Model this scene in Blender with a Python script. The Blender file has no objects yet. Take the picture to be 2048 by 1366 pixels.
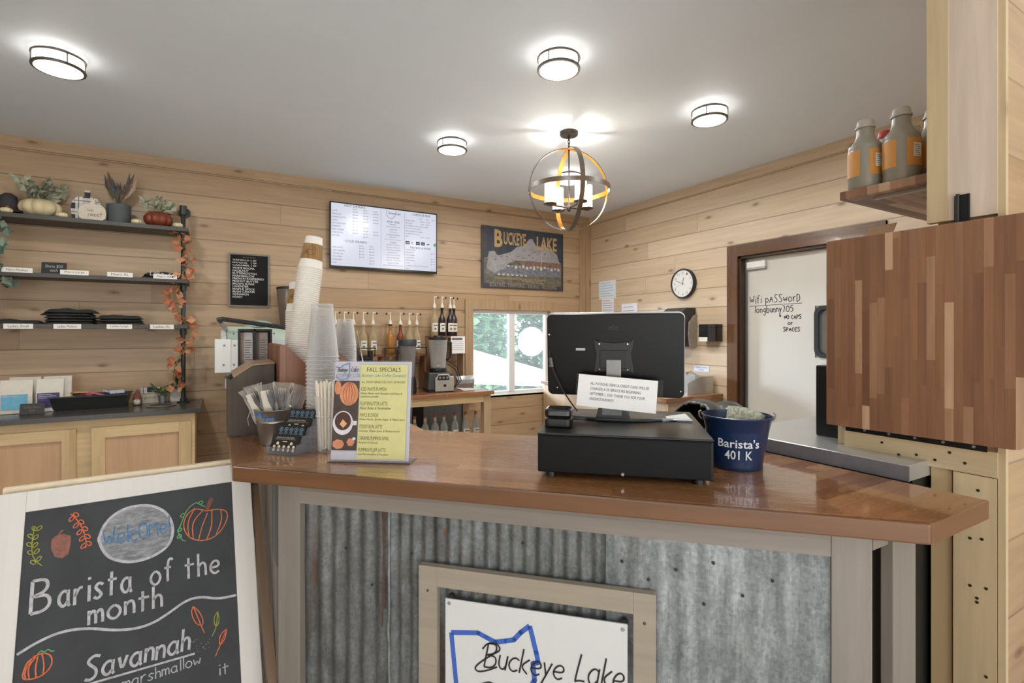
import bpy, bmesh, math, random
from mathutils import Vector, Matrix, noise
random.seed(7)
SC = bpy.context.scene
COL = SC.collection
PI = math.pi
# ------------------------------------------------------------------ camera, world, exposure
cam_d = bpy.data.cameras.new('camera'); cam = bpy.data.objects.new('camera', cam_d); COL.objects.link(cam)
cam_d.sensor_width = 36.0; cam_d.lens = 36.0 * 1020.0 / 2048.0
cam_d.shift_y = -18.0 / 2048.0; cam_d.clip_start = 0.02
cam.location = (0, 0, 1.44); cam.rotation_euler = (PI / 2, 0, -PI / 6)
SC.camera = cam
vs = SC.view_settings
vs.view_transform = 'Standard'; vs.look = 'None'; vs.gamma = 1.0; vs.exposure = 0.32; vs.use_curve_mapping = False
W = bpy.data.worlds.new('daylight'); SC.world = W; W.use_nodes = True
bg = W.node_tree.nodes['Background']; bg.inputs[0].default_value = (0.93, 0.97, 1.0, 1); bg.inputs[1].default_value = 3.3
def lamp(name, kind, loc, energy, color=(1, 1, 1), size=.1, rot=(0, 0, 0), sy=None, parent=None):
    d = bpy.data.lights.new(name, kind); d.energy = energy; d.color = color
    if kind == 'AREA':
        d.size = size
        if sy: d.shape = 'RECTANGLE'; d.size_y = sy
    else: d.shadow_soft_size = size
    o = bpy.data.objects.new(name, d); COL.objects.link(o); o.location = loc; o.rotation_euler = rot
    if parent: o.parent = parent
    return o
wl = lamp('window_daylight', 'AREA', (1.35, 8.4, 1.75), 560, (.74, .85, 1), .9)
wl.rotation_euler = (Vector((4.2, 2.3, 1.15)) - Vector((1.35, 8.4, 1.75))).to_track_quat('-Z', 'Y').to_euler()
lamp('added_ceiling_fill', 'AREA', (-.6, -2.4, .9), 104, (.95, .98, 1), 6.0, (PI / 2 + 1.2, 0, 0), 2.0)  # fill aimed up from behind the camera, added to brighten the ceiling

# ------------------------------------------------------------------ materials
def lin(h, a=1):
    h = h.lstrip('#'); c = [int(h[i:i + 2], 16) / 255 for i in (0, 2, 4)]
    return tuple(x / 12.92 if x <= .04045 else ((x + .055) / 1.055) ** 2.4 for x in c) + (a,)
class NT:
    def __init__(s, name):
        s.m = bpy.data.materials.new(name); s.m.use_nodes = True; s.t = s.m.node_tree
        s.b = s.t.nodes['Principled BSDF']; s.out = s.t.nodes['Material Output']
    def n(s, typ, **kw):
        nd = s.t.nodes.new(typ)
        for k, v in kw.items(): setattr(nd, k, v)
        return nd
    def put(s, sock, v):
        if isinstance(v, bpy.types.NodeSocket): s.t.links.new(v, sock)
        elif v is not None: sock.default_value = v
    def math(s, op, a, b=None, c=None):
        nd = s.n('ShaderNodeMath', operation=op)
        for i, v in enumerate((a, b, c)): s.put(nd.inputs[i], v)
        return nd.outputs[0]
    def comb(s, x, y, z=0.0):
        nd = s.n('ShaderNodeCombineXYZ')
        for i, v in enumerate((x, y, z)): s.put(nd.inputs[i], v)
        return nd.outputs[0]
    def dot(s, v, c):
        nd = s.n('ShaderNodeVectorMath', operation='DOT_PRODUCT'); s.put(nd.inputs[0], v); nd.inputs[1].default_value = c
        return nd.outputs['Value']
    def pos(s, world): return s.n('ShaderNodeNewGeometry').outputs['Position'] if world else s.n('ShaderNodeTexCoord').outputs['Object']
    def noise(s, v, scale, detail=3, rough=.5):
        nd = s.n('ShaderNodeTexNoise'); s.put(nd.inputs['Vector'], v); nd.inputs['Scale'].default_value = scale
        nd.inputs['Detail'].default_value = detail; nd.inputs['Roughness'].default_value = rough
        return nd.outputs['Fac']
    def white(s, v):
        nd = s.n('ShaderNodeTexWhiteNoise', noise_dimensions='2D'); s.put(nd.inputs['Vector'], v)
        return nd.outputs['Value']
    def ramp(s, f, stops, interp='LINEAR'):
        nd = s.n('ShaderNodeValToRGB'); s.put(nd.inputs[0], f); cr = nd.color_ramp; cr.interpolation = interp
        while len(cr.elements) < len(stops): cr.elements.new(.5)
        for e, (p, c) in zip(cr.elements, stops): e.position = p; e.color = c if len(c) == 4 else tuple(c) + (1,)
        return nd.outputs[0]
    def mix(s, f, a, b, mode='MIX'):
        nd = s.n('ShaderNodeMix', data_type='RGBA', blend_type=mode); s.put(nd.inputs[0], f); s.put(nd.inputs[6], a); s.put(nd.inputs[7], b)
        return nd.outputs[2]
    def maprange(s, v, a, b, c, d):
        nd = s.n('ShaderNodeMapRange'); s.put(nd.inputs[0], v)
        for i, x in enumerate((a, b, c, d)): nd.inputs[i + 1].default_value = x
        return nd.outputs[0]
    def bump(s, h, st=.2, dist=.01):
        nd = s.n('ShaderNodeBump'); s.put(nd.inputs['Height'], h); nd.inputs['Strength'].default_value = st; nd.inputs['Distance'].default_value = dist
        s.t.links.new(nd.outputs[0], s.b.inputs['Normal'])
    def fin(s, col, rough=.5, metal=0, spec=.5, coat=0):
        s.put(s.b.inputs['Base Color'], col); s.put(s.b.inputs['Roughness'], rough); s.put(s.b.inputs['Metallic'], metal)
        s.b.inputs['Specular IOR Level'].default_value = spec; s.b.inputs['Coat Weight'].default_value = coat; s.b.inputs['Coat Roughness'].default_value = .06
        return s.m
CACHE = {}
def transl(name, hexc, f=.5):
    N = NT(name); c = lin(hexc); nf = N.noise(N.pos(False), 12)
    N.fin(N.ramp(nf, [(0, tuple(x * .97 for x in c[:3]) + (1,)), (1, c)]), .6); t = N.n('ShaderNodeBsdfTranslucent'); t.inputs[0].default_value = c
    mx = N.n('ShaderNodeMixShader'); mx.inputs[0].default_value = f; N.t.links.new(N.b.outputs[0], mx.inputs[1]); N.t.links.new(t.outputs[0], mx.inputs[2]); N.t.links.new(mx.outputs[0], N.out.inputs[0]); return N.m
def pm(hexc, rough=.5, metal=0, var=.08, scale=30, bump=0, spec=.5, coat=0):
    """plain material with a little procedural mottling"""
    k = (hexc, rough, metal, var, scale, bump, spec, coat)
    if k in CACHE: return CACHE[k]
    N = NT('surface_' + hexc.strip('#')); c = lin(hexc); f = N.noise(N.pos(False), scale)
    lo = tuple(x * (1 - var) for x in c[:3]) + (1,); hi = tuple(min(1, x * (1 + var)) for x in c[:3]) + (1,)
    col = N.ramp(f, [(.3, lo), (.7, hi)])
    if bump: N.bump(f, bump, .004)
    CACHE[k] = N.fin(col, rough, metal, spec, coat); return CACHE[k]
def emit(name, hexc, strength):
    N = NT(name); e = N.n('ShaderNodeEmission'); f = N.noise(N.pos(False), 8); c = lin(hexc)
    N.put(e.inputs[0], N.ramp(f, [(0, tuple(x * .97 for x in c[:3]) + (1,)), (1, c)])); e.inputs[1].default_value = strength
    N.t.links.new(e.outputs[0], N.out.inputs[0]); return N.m
def clear(name, hexc, amount=.8, rough=.05, tint=None):
    """thin clear plastic or glass: mostly transparent, with a body and a reflection"""
    N = NT(name); c = lin(hexc); f = N.noise(N.pos(False), 25)
    N.fin(N.ramp(f, [(0, tuple(x * .94 for x in c[:3]) + (1,)), (1, c)]), rough, 0, .6)
    tr = N.n('ShaderNodeBsdfTransparent'); tr.inputs[0].default_value = (tint,) * 3 + (1,) if tint else tuple(.5 + .5 * x for x in c[:3]) + (1,)
    fr = N.n('ShaderNodeLayerWeight'); fr.inputs[0].default_value = .35
    a = N.math('MULTIPLY', N.math('SUBTRACT', 1.0, fr.outputs['Facing']), amount)
    mx = N.n('ShaderNodeMixShader'); N.put(mx.inputs[0], a)
    N.t.links.new(N.b.outputs[0], mx.inputs[1]); N.t.links.new(tr.outputs[0], mx.inputs[2]); N.t.links.new(mx.outputs[0], N.out.inputs[0])
    return N.m
def boards(name, along, across, width, length, stops, world=True, groove=.010, knots=0.0, rough=.5, spec=.5, coat=0, grain=.35, gs=1.0, off=0.0, dark=.35, jointed=True, crough=.06, wavy=0):
    """wood laid in boards or staves: per-board colour, grain, joints and knots"""
    N = NT(name); P = N.pos(world); u = N.dot(P, along); v = N.math('ADD', N.dot(P, across), off)
    r = N.math('DIVIDE', v, width); row = N.math('FLOOR', r); fr = N.math('SUBTRACT', r, row)
    ro = N.white(N.comb(row, 3.7)); uu = N.math('ADD', N.math('DIVIDE', u, length), N.math('MULTIPLY', ro, 9.37))
    cel = N.math('FLOOR', uu); fu = N.math('SUBTRACT', uu, cel); rnd = N.white(N.comb(row, cel)); rnd2 = N.white(N.comb(cel, row))
    col = N.ramp(rnd, stops)
    z = N.math('MULTIPLY', rnd, 37.0)
    g = N.noise(N.comb(N.math('MULTIPLY', u, 2.2 * gs), N.math('MULTIPLY', v, 34 * gs), z), 1.0, 4, .6)
    g2 = N.noise(N.comb(N.math('MULTIPLY', u, .9 * gs), N.math('MULTIPLY', v, 7 * gs), z), 1.0, 2, .5)
    gg = N.math('ADD', N.math('MULTIPLY', g, .6), N.math('MULTIPLY', g2, .4))
    col = N.mix(1.0, col, N.ramp(gg, [(.3, (1 - grain,) * 3), (.62, (1 + grain * .25,) * 3)]), 'MULTIPLY')
    if knots:
        vo = N.n('ShaderNodeTexVoronoi', voronoi_dimensions='2D'); wob = N.noise(P, 3.0, 2)
        N.put(vo.inputs['Vector'], N.comb(N.math('MULTIPLY', u, 2.0), N.math('ADD', N.math('MULTIPLY', v, 5.3), N.math('MULTIPLY', wob, .25)))); vo.inputs['Scale'].default_value = 1.0
        sel = N.math('LESS_THAN', N.math('FRACT', N.math('MULTIPLY', N.dot(vo.outputs['Color'], (7.1, 3.3, 5.7)), 1.0)), knots)
        k = N.math('MULTIPLY', N.ramp(vo.outputs['Distance'], [(.02, (.8, .8, .8)), (.04, (.4, .4, .4)), (.05, (.65, .65, .65)), (.075, (.16, .16, .16)), (.15, (0, 0, 0))]), sel)
        col = N.mix(k, col, lin('#6b4426'))
    e1 = N.math('LESS_THAN', fr, groove / width)
    if jointed: e1 = N.math('MAXIMUM', e1, N.math('LESS_THAN', fu, groove * .35 / length))
    col = N.mix(N.math('MULTIPLY', e1, dark), col, lin('#3a2413'))
    if groove: N.bump(N.math('SUBTRACT', 1.0, e1), .35, .004)
    if wavy:
        wv = N.noise(N.comb(N.math('MULTIPLY', u, 9), N.math('MULTIPLY', v, 38)), 1.0, 3); bp = N.n('ShaderNodeBump'); N.put(bp.inputs['Height'], wv); bp.inputs['Strength'].default_value = wavy; bp.inputs['Distance'].default_value = .002; N.t.links.new(bp.outputs[0], N.b.inputs['Coat Normal']); N.t.links.new(bp.outputs[0], N.b.inputs['Normal'])
    rr = N.maprange(gg, .3, .7, min(1, rough + .08), max(0, rough - .05))
    N.fin(col, rr, 0, spec, coat); N.b.inputs['Coat Roughness'].default_value = crough
    return N.m
X3, Y3, Z3 = (1, 0, 0), (0, 1, 0), (0, 0, 1)
D45, N45 = (.7071, -.7071, 0), (.7071, .7071, 0)
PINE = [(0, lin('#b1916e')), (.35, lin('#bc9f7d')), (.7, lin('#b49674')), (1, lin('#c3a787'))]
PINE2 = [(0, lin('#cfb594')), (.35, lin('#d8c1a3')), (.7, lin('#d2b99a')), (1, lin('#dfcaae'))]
m_pine_back = boards('pine_boards_back', X3, Z3, .1866, 3.4, PINE, off=.0, knots=.34, rough=.42, grain=.2, groove=.008, dark=.5)
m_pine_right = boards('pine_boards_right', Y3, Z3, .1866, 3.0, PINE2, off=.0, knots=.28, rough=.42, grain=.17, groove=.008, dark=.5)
m_pine_trim = boards('pine_trim', X3, Z3, 2.0, 3.7, PINE, knots=.4, rough=.45, grain=.2, groove=0)
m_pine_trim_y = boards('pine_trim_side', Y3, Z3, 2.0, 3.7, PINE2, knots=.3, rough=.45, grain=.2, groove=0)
m_pine_vert = boards('pine_upright', Z3, (1, .35, 0), 1.0, 4.0, PINE, knots=.3, rough=.5, grain=.25, groove=0)
m_maple = boards('pale_cabinet_wood', X3, Z3, .9, 1.3, [(0, lin('#c9ab7c')), (1, lin('#d3b78a'))], rough=.45, grain=.22, groove=0)
m_maple_v = boards('pale_cabinet_wood_upright', Z3, X3, .11, 2.3, [(0, lin('#c9ab7c')), (1, lin('#d3b78a'))], rough=.45, grain=.24, groove=0)
m_ply = boards('pinkish_plywood', Z3, X3, .5, 3.0, [(0, lin('#c49c77')), (1, lin('#cba681'))], rough=.5, grain=.14, groove=0)
m_stud = boards('yellow_stud_wood', Z3, Y3, .4, 3.0, [(0, lin('#cdb48b')), (1, lin('#d8c19a'))], knots=.3, rough=.6, grain=.22, groove=0)
m_stud_h = boards('yellow_stud_wood_level', Y3, Z3, .4, 3.0, [(0, lin('#cdb48b')), (1, lin('#d8c19a'))], knots=.3, rough=.6, grain=.22, groove=0)
m_white_wash = boards('whitewashed_board', Z3, Y3, .4, 3.0, [(0, lin('#d6bca4')), (.5, lin('#dcc9b6')), (1, lin('#d0a888'))], knots=.2, rough=.6, grain=.3, groove=0, gs=.7)
WAL = [(0, lin('#805941')), (.25, lin('#8e654a')), (.5, lin('#9a6f51')), (.72, lin('#865e46')), (.86, lin('#a0775a')), (.94, lin('#ae8768')), (.96, lin('#c29e7e')), (1, lin('#c7a383'))]
m_flap = boards('walnut_staves_upright', Z3, Y3, .0185, .26, WAL, rough=.3, spec=.5, grain=.3, groove=.0007, coat=.25, gs=1.6, dark=.3)
CNT = [(0, lin('#82502e')), (.3, lin('#99663c')), (.6, lin('#a9764a')), (.85, lin('#8e5c37')), (1, lin('#b88658'))]
m_counter = boards('walnut_counter_staves', D45, N45, .042, .7, CNT, rough=.25, spec=.5, grain=.3, groove=.0008, coat=.8, gs=1.3, dark=.3, crough=.055, wavy=.12)
m_counter_edge = boards('walnut_counter_edge', D45, Z3, .3, 1.4, [(0, lin('#6a4629')), (.5, lin('#7a5233')), (1, lin('#5d3d24'))], rough=.3, grain=.35, groove=0, coat=.3)
m_butcher = boards('back_bar_butcher_block', X3, Y3, .05, .8, [(0, lin('#7f5233')), (.5, lin('#946340')), (1, lin('#a97a52'))], rough=.25, grain=.25, groove=.0008, coat=.3)
m_walnut = boards('walnut_panel', Z3, (1, 1, 0), .16, 1.3, [(0, lin('#7d4d32')), (1, lin('#8f5c3d'))], rough=.4, grain=.3, groove=0)
m_shelf_wal = boards('walnut_shelf_blocks', X3, Y3, .03, .6, WAL, rough=.4, grain=.3, groove=.0008)
m_greywood = boards('grey_stained_upright', Z3, D45, .18, 2.5, [(0, lin('#847a70')), (1, lin('#938a80'))], rough=.55, grain=.25, groove=0, gs=.8)
m_greywood_h = boards('grey_stained_level', D45, Z3, .2, 2.5, [(0, lin('#857b71')), (1, lin('#958b80'))], rough=.55, grain=.25, groove=0, gs=.8)
m_taupe = boards('taupe_stained_board', D45, Z3, .3, 2.5, [(0, lin('#9d9180')), (1, lin('#a99d8b'))], rough=.6, grain=.16, groove=0)
m_darkframe = boards('dark_door_frame', Z3, Y3, .5, 3.0, [(0, lin('#5a3d27')), (1, lin('#6b4a30'))], knots=.5, rough=.3, grain=.5, groove=0, coat=.3)
m_darkframe_h = boards('dark_door_header', Y3, Z3, .5, 3.0, [(0, lin('#5a3d27')), (1, lin('#6b4a30'))], knots=.5, rough=.25, grain=.5, groove=0, coat=.4)
m_darkshelf = boards('charcoal_stained_shelf', X3, Y3, .3, 2.4, [(0, lin('#45423f')), (1, lin('#54504c'))], rough=.5, grain=.25, groove=0)
m_darktop = boards('charcoal_stained_top', X3, Y3, .16, 2.0, [(0, lin('#3c3835')), (1, lin('#4a4541'))], rough=.28, grain=.3, groove=.0008, coat=.3)
m_crate = boards('dark_crate_wood', Z3, X3, .09, 1.0, [(0, lin('#453a30')), (1, lin('#54473a'))], rough=.6, grain=.35, groove=.001)
m_legdark = boards('easel_leg_wood', Z3, X3, .09, 1.0, [(0, lin('#6b5542')), (1, lin('#86694d'))], rough=.6, grain=.4, groove=0)
m_outer = boards('pine_boards_partition', X3, Z3, .1866, 3.0, PINE, knots=.3, rough=.5, grain=.25, groove=.006)
def mat_ceiling():
    N = NT('painted_ceiling'); f = N.noise(N.pos(True), 1.3, 4); f2 = N.noise(N.pos(True), 90, 2); N.bump(f2, .08, .002)
    return N.fin(N.ramp(f, [(.3, lin('#dfe6ec')), (.7, lin('#e5ebf0'))]), .6)
def mat_floor():
    N = NT('sealed_concrete_floor'); f = N.noise(N.pos(True), 2.2, 6, .65)
    return N.fin(N.ramp(f, [(.3, lin('#c4bdb4')), (.7, lin('#d2ccc4'))]), .4)
def mat_galv(name, base, rust, seed, bright=1.0):
    N = NT(name); P = N.pos(False)
    sp = N.n('ShaderNodeSeparateXYZ'); N.put(sp.inputs[0], P); x, z = sp.outputs[0], sp.outputs[2]
    f = N.noise(N.comb(N.math('MULTIPLY', x, 6), N.math('MULTIPLY', z, 3), seed), 1.5, 6, .7)
    vo = N.n('ShaderNodeTexVoronoi'); N.put(vo.inputs['Vector'], P); vo.inputs['Scale'].default_value = 130
    col = N.ramp(f, [(.25, tuple(c * .42 for c in lin(base)[:3])), (.5, lin(base)), (.75, tuple(min(1, c * 1.6) for c in lin(base)[:3]))])
    dr = N.noise(N.comb(N.math('MULTIPLY', x, 40), N.math('MULTIPLY', z, 5), seed + 21), 1.0, 5, .75)
    col = N.mix(.75, col, N.ramp(dr, [(.3, (.45, .45, .45)), (.5, (.8, .8, .8)), (.7, (1.25, 1.25, 1.25))]), 'MULTIPLY')
    col = N.mix(.3, col, N.ramp(N.math('FRACT', N.dot(vo.outputs['Color'], (3, 5, 7))), [(0, (.25, .27, .28)), (1, (.8, .82, .83))]), 'OVERLAY')
    st = N.noise(N.comb(N.math('MULTIPLY', x, 26), N.math('MULTIPLY', z, 2.2), seed + 3), 1.0, 4, .6)
    col = N.mix(N.math('MULTIPLY', N.ramp(st, [(.58, (0, 0, 0)), (.72, (1, 1, 1))]), rust), col, lin('#5d4030'))
    sp2 = N.noise(N.comb(N.math('MULTIPLY', x, 30), N.math('MULTIPLY', z, 22), seed + 9), 1.0, 2, .5)
    col = N.mix(N.math('MULTIPLY', N.ramp(sp2, [(.68, (0, 0, 0)), (.76, (1, 1, 1))]), rust * 1.2), col, lin('#7a4a33'))
    return N.fin(col, N.maprange(f, .2, .8, .62, .4), .35, .5)
m_ceil = mat_ceiling(); m_floor = mat_floor()
m_galvA = mat_galv('weathered_corrugated_dark', '#6a6b69', .7, 1.0)
m_galvB = mat_galv('weathered_corrugated_spangled', '#797b79', .7, 5.0)
m_galvC = mat_galv('weathered_corrugated_pale', '#949898', .5, 9.0)
m_weath = boards('weathered_grey_barn_board', Z3, Y3, .14, 2.0, [(0, lin('#6c6863')), (.6, lin('#85807a')), (1, lin('#9a9085'))], rough=.7, grain=.6, groove=.004)
m_black = pm('#181818', .45); m_blackgloss = pm('#131313', .22); m_blackmat = pm('#1d1d1e', .6, var=.12, scale=120)
m_white = pm('#ecebe7', .5, var=.02); m_paper = pm('#eeece8', .7, var=.02); m_cream = pm('#e8dfca', .6, var=.05)
m_steel = pm('#c9c9c7', .3, .65, .05, 6); m_steel_r = pm('#b5b5b2', .38, .85, .06, 4); m_chrome = pm('#d9d9d9', .12, 1, .02)
m_bronze = pm('#4a4038', .4, .6, .15); m_pipe = pm('#3f4342', .45, .5, .1); m_grey = pm('#5a5c5c', .6, var=.08)
m_navy = pm('#1c3358', .3, .2, .1, 12, coat=.4); m_ink = pm('#2a2826', .7, var=.03); m_chalkW = pm('#b9b6b8', .9, var=.22, scale=90)
m_glass = clear('window_glass', '#f4fbff', .93, .03); m_cupclear = clear('clear_plastic', '#f4f3f1', .9, .1)
m_acry = clear('acrylic', '#a2a2a8', .96, .05, 1); m_smoke = clear('smoked_plastic', '#4a4440', .45, .1)
m_green = pm('#7f8f78', .7, var=.25, scale=60); m_orange = pm('#c0714a', .7, var=.25, scale=40)
# ------------------------------------------------------------------ mesh building
class MB:
    def __init__(s): s.v = []; s.f = []; s.mi = []; s.cur = 0
    def mat(s, i): s.cur = i; return s
    def add(s, vs, fs):
        k = len(s.v); s.v += [tuple(v) for v in vs]; s.f += [tuple(i + k for i in f) for f in fs]; s.mi += [s.cur] * len(fs); return s
    def box(s, x0, y0, z0, x1, y1, z1, M=None):
        vs = [Vector(p) for p in ((x0, y0, z0), (x1, y0, z0), (x1, y1, z0), (x0, y1, z0), (x0, y0, z1), (x1, y0, z1), (x1, y1, z1), (x0, y1, z1))]
        if M: vs = [M @ v for v in vs]
        return s.add(vs, [(0, 3, 2, 1), (4, 5, 6, 7), (0, 1, 5, 4), (1, 2, 6, 5), (2, 3, 7, 6), (3, 0, 4, 7)])
    def prism(s, poly, z0, z1, M=None):
        n = len(poly); vs = [Vector((x, y, z0)) for x, y in poly] + [Vector((x, y, z1)) for x, y in poly]
        if M: vs = [M @ v for v in vs]
        return s.add(vs, [tuple(range(n - 1, -1, -1)), tuple(range(n, 2 * n))] + [(i, (i + 1) % n, n + (i + 1) % n, n + i) for i in range(n)])
    def prismY(s, poly, y0, y1):
        """poly in X-Z, extruded from y0 (front) to y1"""
        n = len(poly); vs = [(x, y0, z) for x, z in poly] + [(x, y1, z) for x, z in poly]
        return s.add(vs, [tuple(range(n)), tuple(range(2 * n - 1, n - 1, -1))] + [(i + n, (i + 1) % n + n, (i + 1) % n, i) for i in range(n)])
    def prismX(s, poly, x0, x1):
        n = len(poly); vs = [(x0, y, z) for y, z in poly] + [(x1, y, z) for y, z in poly]
        return s.add(vs, [tuple(range(n - 1, -1, -1)), tuple(range(n, 2 * n))] + [(i, (i + 1) % n, n + (i + 1) % n, n + i) for i in range(n)])
    def tube(s, pts, r, seg=8, cap=True, sx=1.0):
        pts = [Vector(p) for p in pts]; n = len(pts); rr = r if isinstance(r, (list, tuple)) else [r] * n; rings = []; up = None
        for i, p in enumerate(pts):
            t = (pts[min(i + 1, n - 1)] - pts[max(i - 1, 0)]).normalized()
            if up is None: up = Vector((0, 0, 1)) if abs(t.z) < .9 else Vector((1, 0, 0))
            a = t.cross(up)
            if a.length < 1e-5: a = t.orthogonal()
            a.normalize(); b = a.cross(t).normalized(); up = b
            rings.append([p + (a * math.cos(2 * PI * k / seg) * sx + b * math.sin(2 * PI * k / seg)) * rr[i] for k in range(seg)])
        vs = [v for r_ in rings for v in r_]
        fs = [(i * seg + k, i * seg + (k + 1) % seg, (i + 1) * seg + (k + 1) % seg, (i + 1) * seg + k) for i in range(n - 1) for k in range(seg)]
        if cap: fs += [tuple(range(seg - 1, -1, -1)), tuple((n - 1) * seg + k for k in range(seg))]
        return s.add(vs, fs)
    def lathe(s, prof, seg=24, c=(0, 0, 0), lobes=0, amp=0, sy=1.0, M=None):
        vs = []; fs = []; n = len(prof)
        for r, z in prof:
            for k in range(seg):
                a = 2 * PI * k / seg; q = r * (1 + amp * (abs(math.cos(a * lobes / 2)) - .6)) if lobes else r
                v = Vector((c[0] + q * math.cos(a), c[1] + q * sy * math.sin(a), c[2] + z)); vs.append(M @ v if M else v)
        for i in range(n - 1):
            for k in range(seg): fs.append((i * seg + k, i * seg + (k + 1) % seg, (i + 1) * seg + (k + 1) % seg, (i + 1) * seg + k))
        if prof[0][0] > 1e-6: fs.append(tuple(range(seg - 1, -1, -1)))
        if prof[-1][0] > 1e-6: fs.append(tuple((n - 1) * seg + k for k in range(seg)))
        return s.add(vs, fs)
    def shell(s, prof, seg=24, c=(0, 0, 0), M=None):
        """open lathe, no caps"""
        k0 = len(s.f); s.lathe(prof, seg, c, M=M)
        while s.f and len(s.f[-1]) > 4: s.f.pop(); s.mi.pop()
        return s
    def ribbon(s, pts, w, y=0.0):
        """flat stroke in the X-Z plane facing -Y"""
        n = len(pts)
        if n < 2: return s
        L = []; R = []
        for i, (x, z) in enumerate(pts):
            a = pts[max(i - 1, 0)]; b = pts[min(i + 1, n - 1)]; dx, dz = b[0] - a[0], b[1] - a[1]; l = math.hypot(dx, dz) or 1
            L.append((x - dz / l * w / 2, y, z + dx / l * w / 2)); R.append((x + dz / l * w / 2, y, z - dx / l * w / 2))
        return s.add(R + L, [(i, i + 1, n + i + 1, n + i) for i in range(n - 1)])
    def disc(s, x, z, r, y=0.0, seg=20, sz=None):
        sz = sz or r
        return s.add([(x + r * math.cos(2 * PI * k / seg), y, z + sz * math.sin(2 * PI * k / seg)) for k in range(seg)], [tuple(range(seg))])
    def poly(s, pts, y=0.0): return s.add([(x, y, z) for x, z in pts], [tuple(range(len(pts)))])
    def rect(s, x0, z0, x1, z1, y=0.0): return s.poly([(x0, z0), (x1, z0), (x1, z1), (x0, z1)], y)
    def leaf(s, p, d, l, w, up=(0, 0, 1), bend=.2):
        p = Vector(p); d = Vector(d).normalized(); a = d.cross(Vector(up))
        if a.length < 1e-4: a = d.orthogonal()
        a.normalize(); nn = a.cross(d); m = p + d * l * .5 + nn * l * bend * .3; e = p + d * l - nn * l * bend * .3
        return s.add([p, m + a * w * .5 - nn * w * .15, e, m - a * w * .5 - nn * w * .15, m], [(0, 1, 4), (1, 2, 4), (2, 3, 4), (3, 0, 4)])
    def build(s, name, mats, parent=None, smooth=False, bevel=0, loc=None, rotz=0, subsurf=0, solid=0):
        me = bpy.data.meshes.new(name); me.from_pydata(s.v, [], s.f)
        for m in (mats if isinstance(mats, (list, tuple)) else [mats]): me.materials.append(m)
        for p, i in zip(me.polygons, s.mi): p.material_index = i; p.use_smooth = bool(smooth)
        if smooth:
            me.update()
            bm = bmesh.new(); bm.from_mesh(me)
            for e in bm.edges:
                if len(e.link_faces) == 2 and e.calc_face_angle(0) > .75: e.smooth = False
            bm.to_mesh(me); bm.free()
        me.update()
        o = bpy.data.objects.new(name, me); COL.objects.link(o)
        if parent: o.parent = parent
        if loc: o.location = loc
        if rotz: o.rotation_euler = (0, 0, rotz)
        if solid: md = o.modifiers.new('thickness', 'SOLIDIFY'); md.thickness = solid; md.offset = 0
        if subsurf: md = o.modifiers.new('subdivision', 'SUBSURF'); md.levels = subsurf; md.render_levels = subsurf
        if bevel:
            md = o.modifiers.new('bevel', 'BEVEL'); md.width = bevel; md.segments = 2; md.limit_method = 'ANGLE'
        return o
def tag(o, label, cat, group=None, kind=None):
    if label: o['label'] = label
    if cat: o['category'] = cat
    if group: o['group'] = group
    if kind: o['kind'] = kind
    return o
def thing(name, label, cat, loc=(0, 0, 0), rotz=0, group=None):
    o = bpy.data.objects.new(name, None); COL.objects.link(o); o.location = loc; o.rotation_euler = (0, 0, rotz); o.empty_display_size = .05
    return tag(o, label, cat, group)
def struct(o): o['kind'] = 'structure'; return o
def dup(root, loc, rotz=None, label=None, group=None):
    r = root.copy(); COL.objects.link(r); r.location = loc
    if rotz is not None: r.rotation_euler = (0, 0, rotz)
    if label: r['label'] = label
    if group: r['group'] = group
    for ch in list(root.children):
        c = ch.copy(); COL.objects.link(c); c.parent = r
        for g in list(ch.children):
            d = g.copy(); COL.objects.link(d); d.parent = c
    return r
def R(a): return math.radians(a)
def rotM(ax, deg, at=(0, 0, 0)): return Matrix.Translation(at) @ Matrix.Rotation(R(deg), 4, ax) @ Matrix.Translation(tuple(-x for x in at))
FC = {}
def text(name, body, mat, parent, x, y, z, w=None, h=None, align='L', shear=0, spacing=1.0, rot=0, bold=0, mesh_only=False, lsp=1.0):
    """flat lettering in the X-Z plane facing -Y; (x,z) is the top-left / top-centre corner, scaled to w and/or h"""
    cu = bpy.data.curves.new(name, 'FONT'); cu.body = body; cu.size = 1; cu.resolution_u = 2; cu.shear = shear
    cu.space_character = spacing; cu.space_line = lsp; cu.align_x = {'L': 'LEFT', 'C': 'CENTER', 'R': 'RIGHT'}[align]; cu.offset = bold
    ob = bpy.data.objects.new(name, cu); COL.objects.link(ob); bpy.context.view_layer.update()
    me = bpy.data.meshes.new_from_object(ob.evaluated_get(bpy.context.evaluated_depsgraph_get()))
    bpy.data.objects.remove(ob); bpy.data.curves.remove(cu)
    xs = [v.co.x for v in me.vertices]; ys = [v.co.y for v in me.vertices]
    x0, x1, y0, y1 = min(xs), max(xs), min(ys), max(ys)
    sx = w / (x1 - x0) if w else None; sz = h / (y1 - y0) if h else None
    sx = sx or sz; sz = sz or sx
    ax = {'L': x0, 'C': (x0 + x1) / 2, 'R': x1}[align]; ca, sa = math.cos(rot), math.sin(rot)
    for v in me.vertices:
        a, b = (v.co.x - ax) * sx, (v.co.y - y1) * sz; v.co = (x + a * ca - b * sa, y, z + a * sa + b * ca)
    if mesh_only: return me
    me.materials.clear(); me.materials.append(mat); me.update()
    o = bpy.data.objects.new(name, me); COL.objects.link(o); o.parent = parent
    return o
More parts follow.
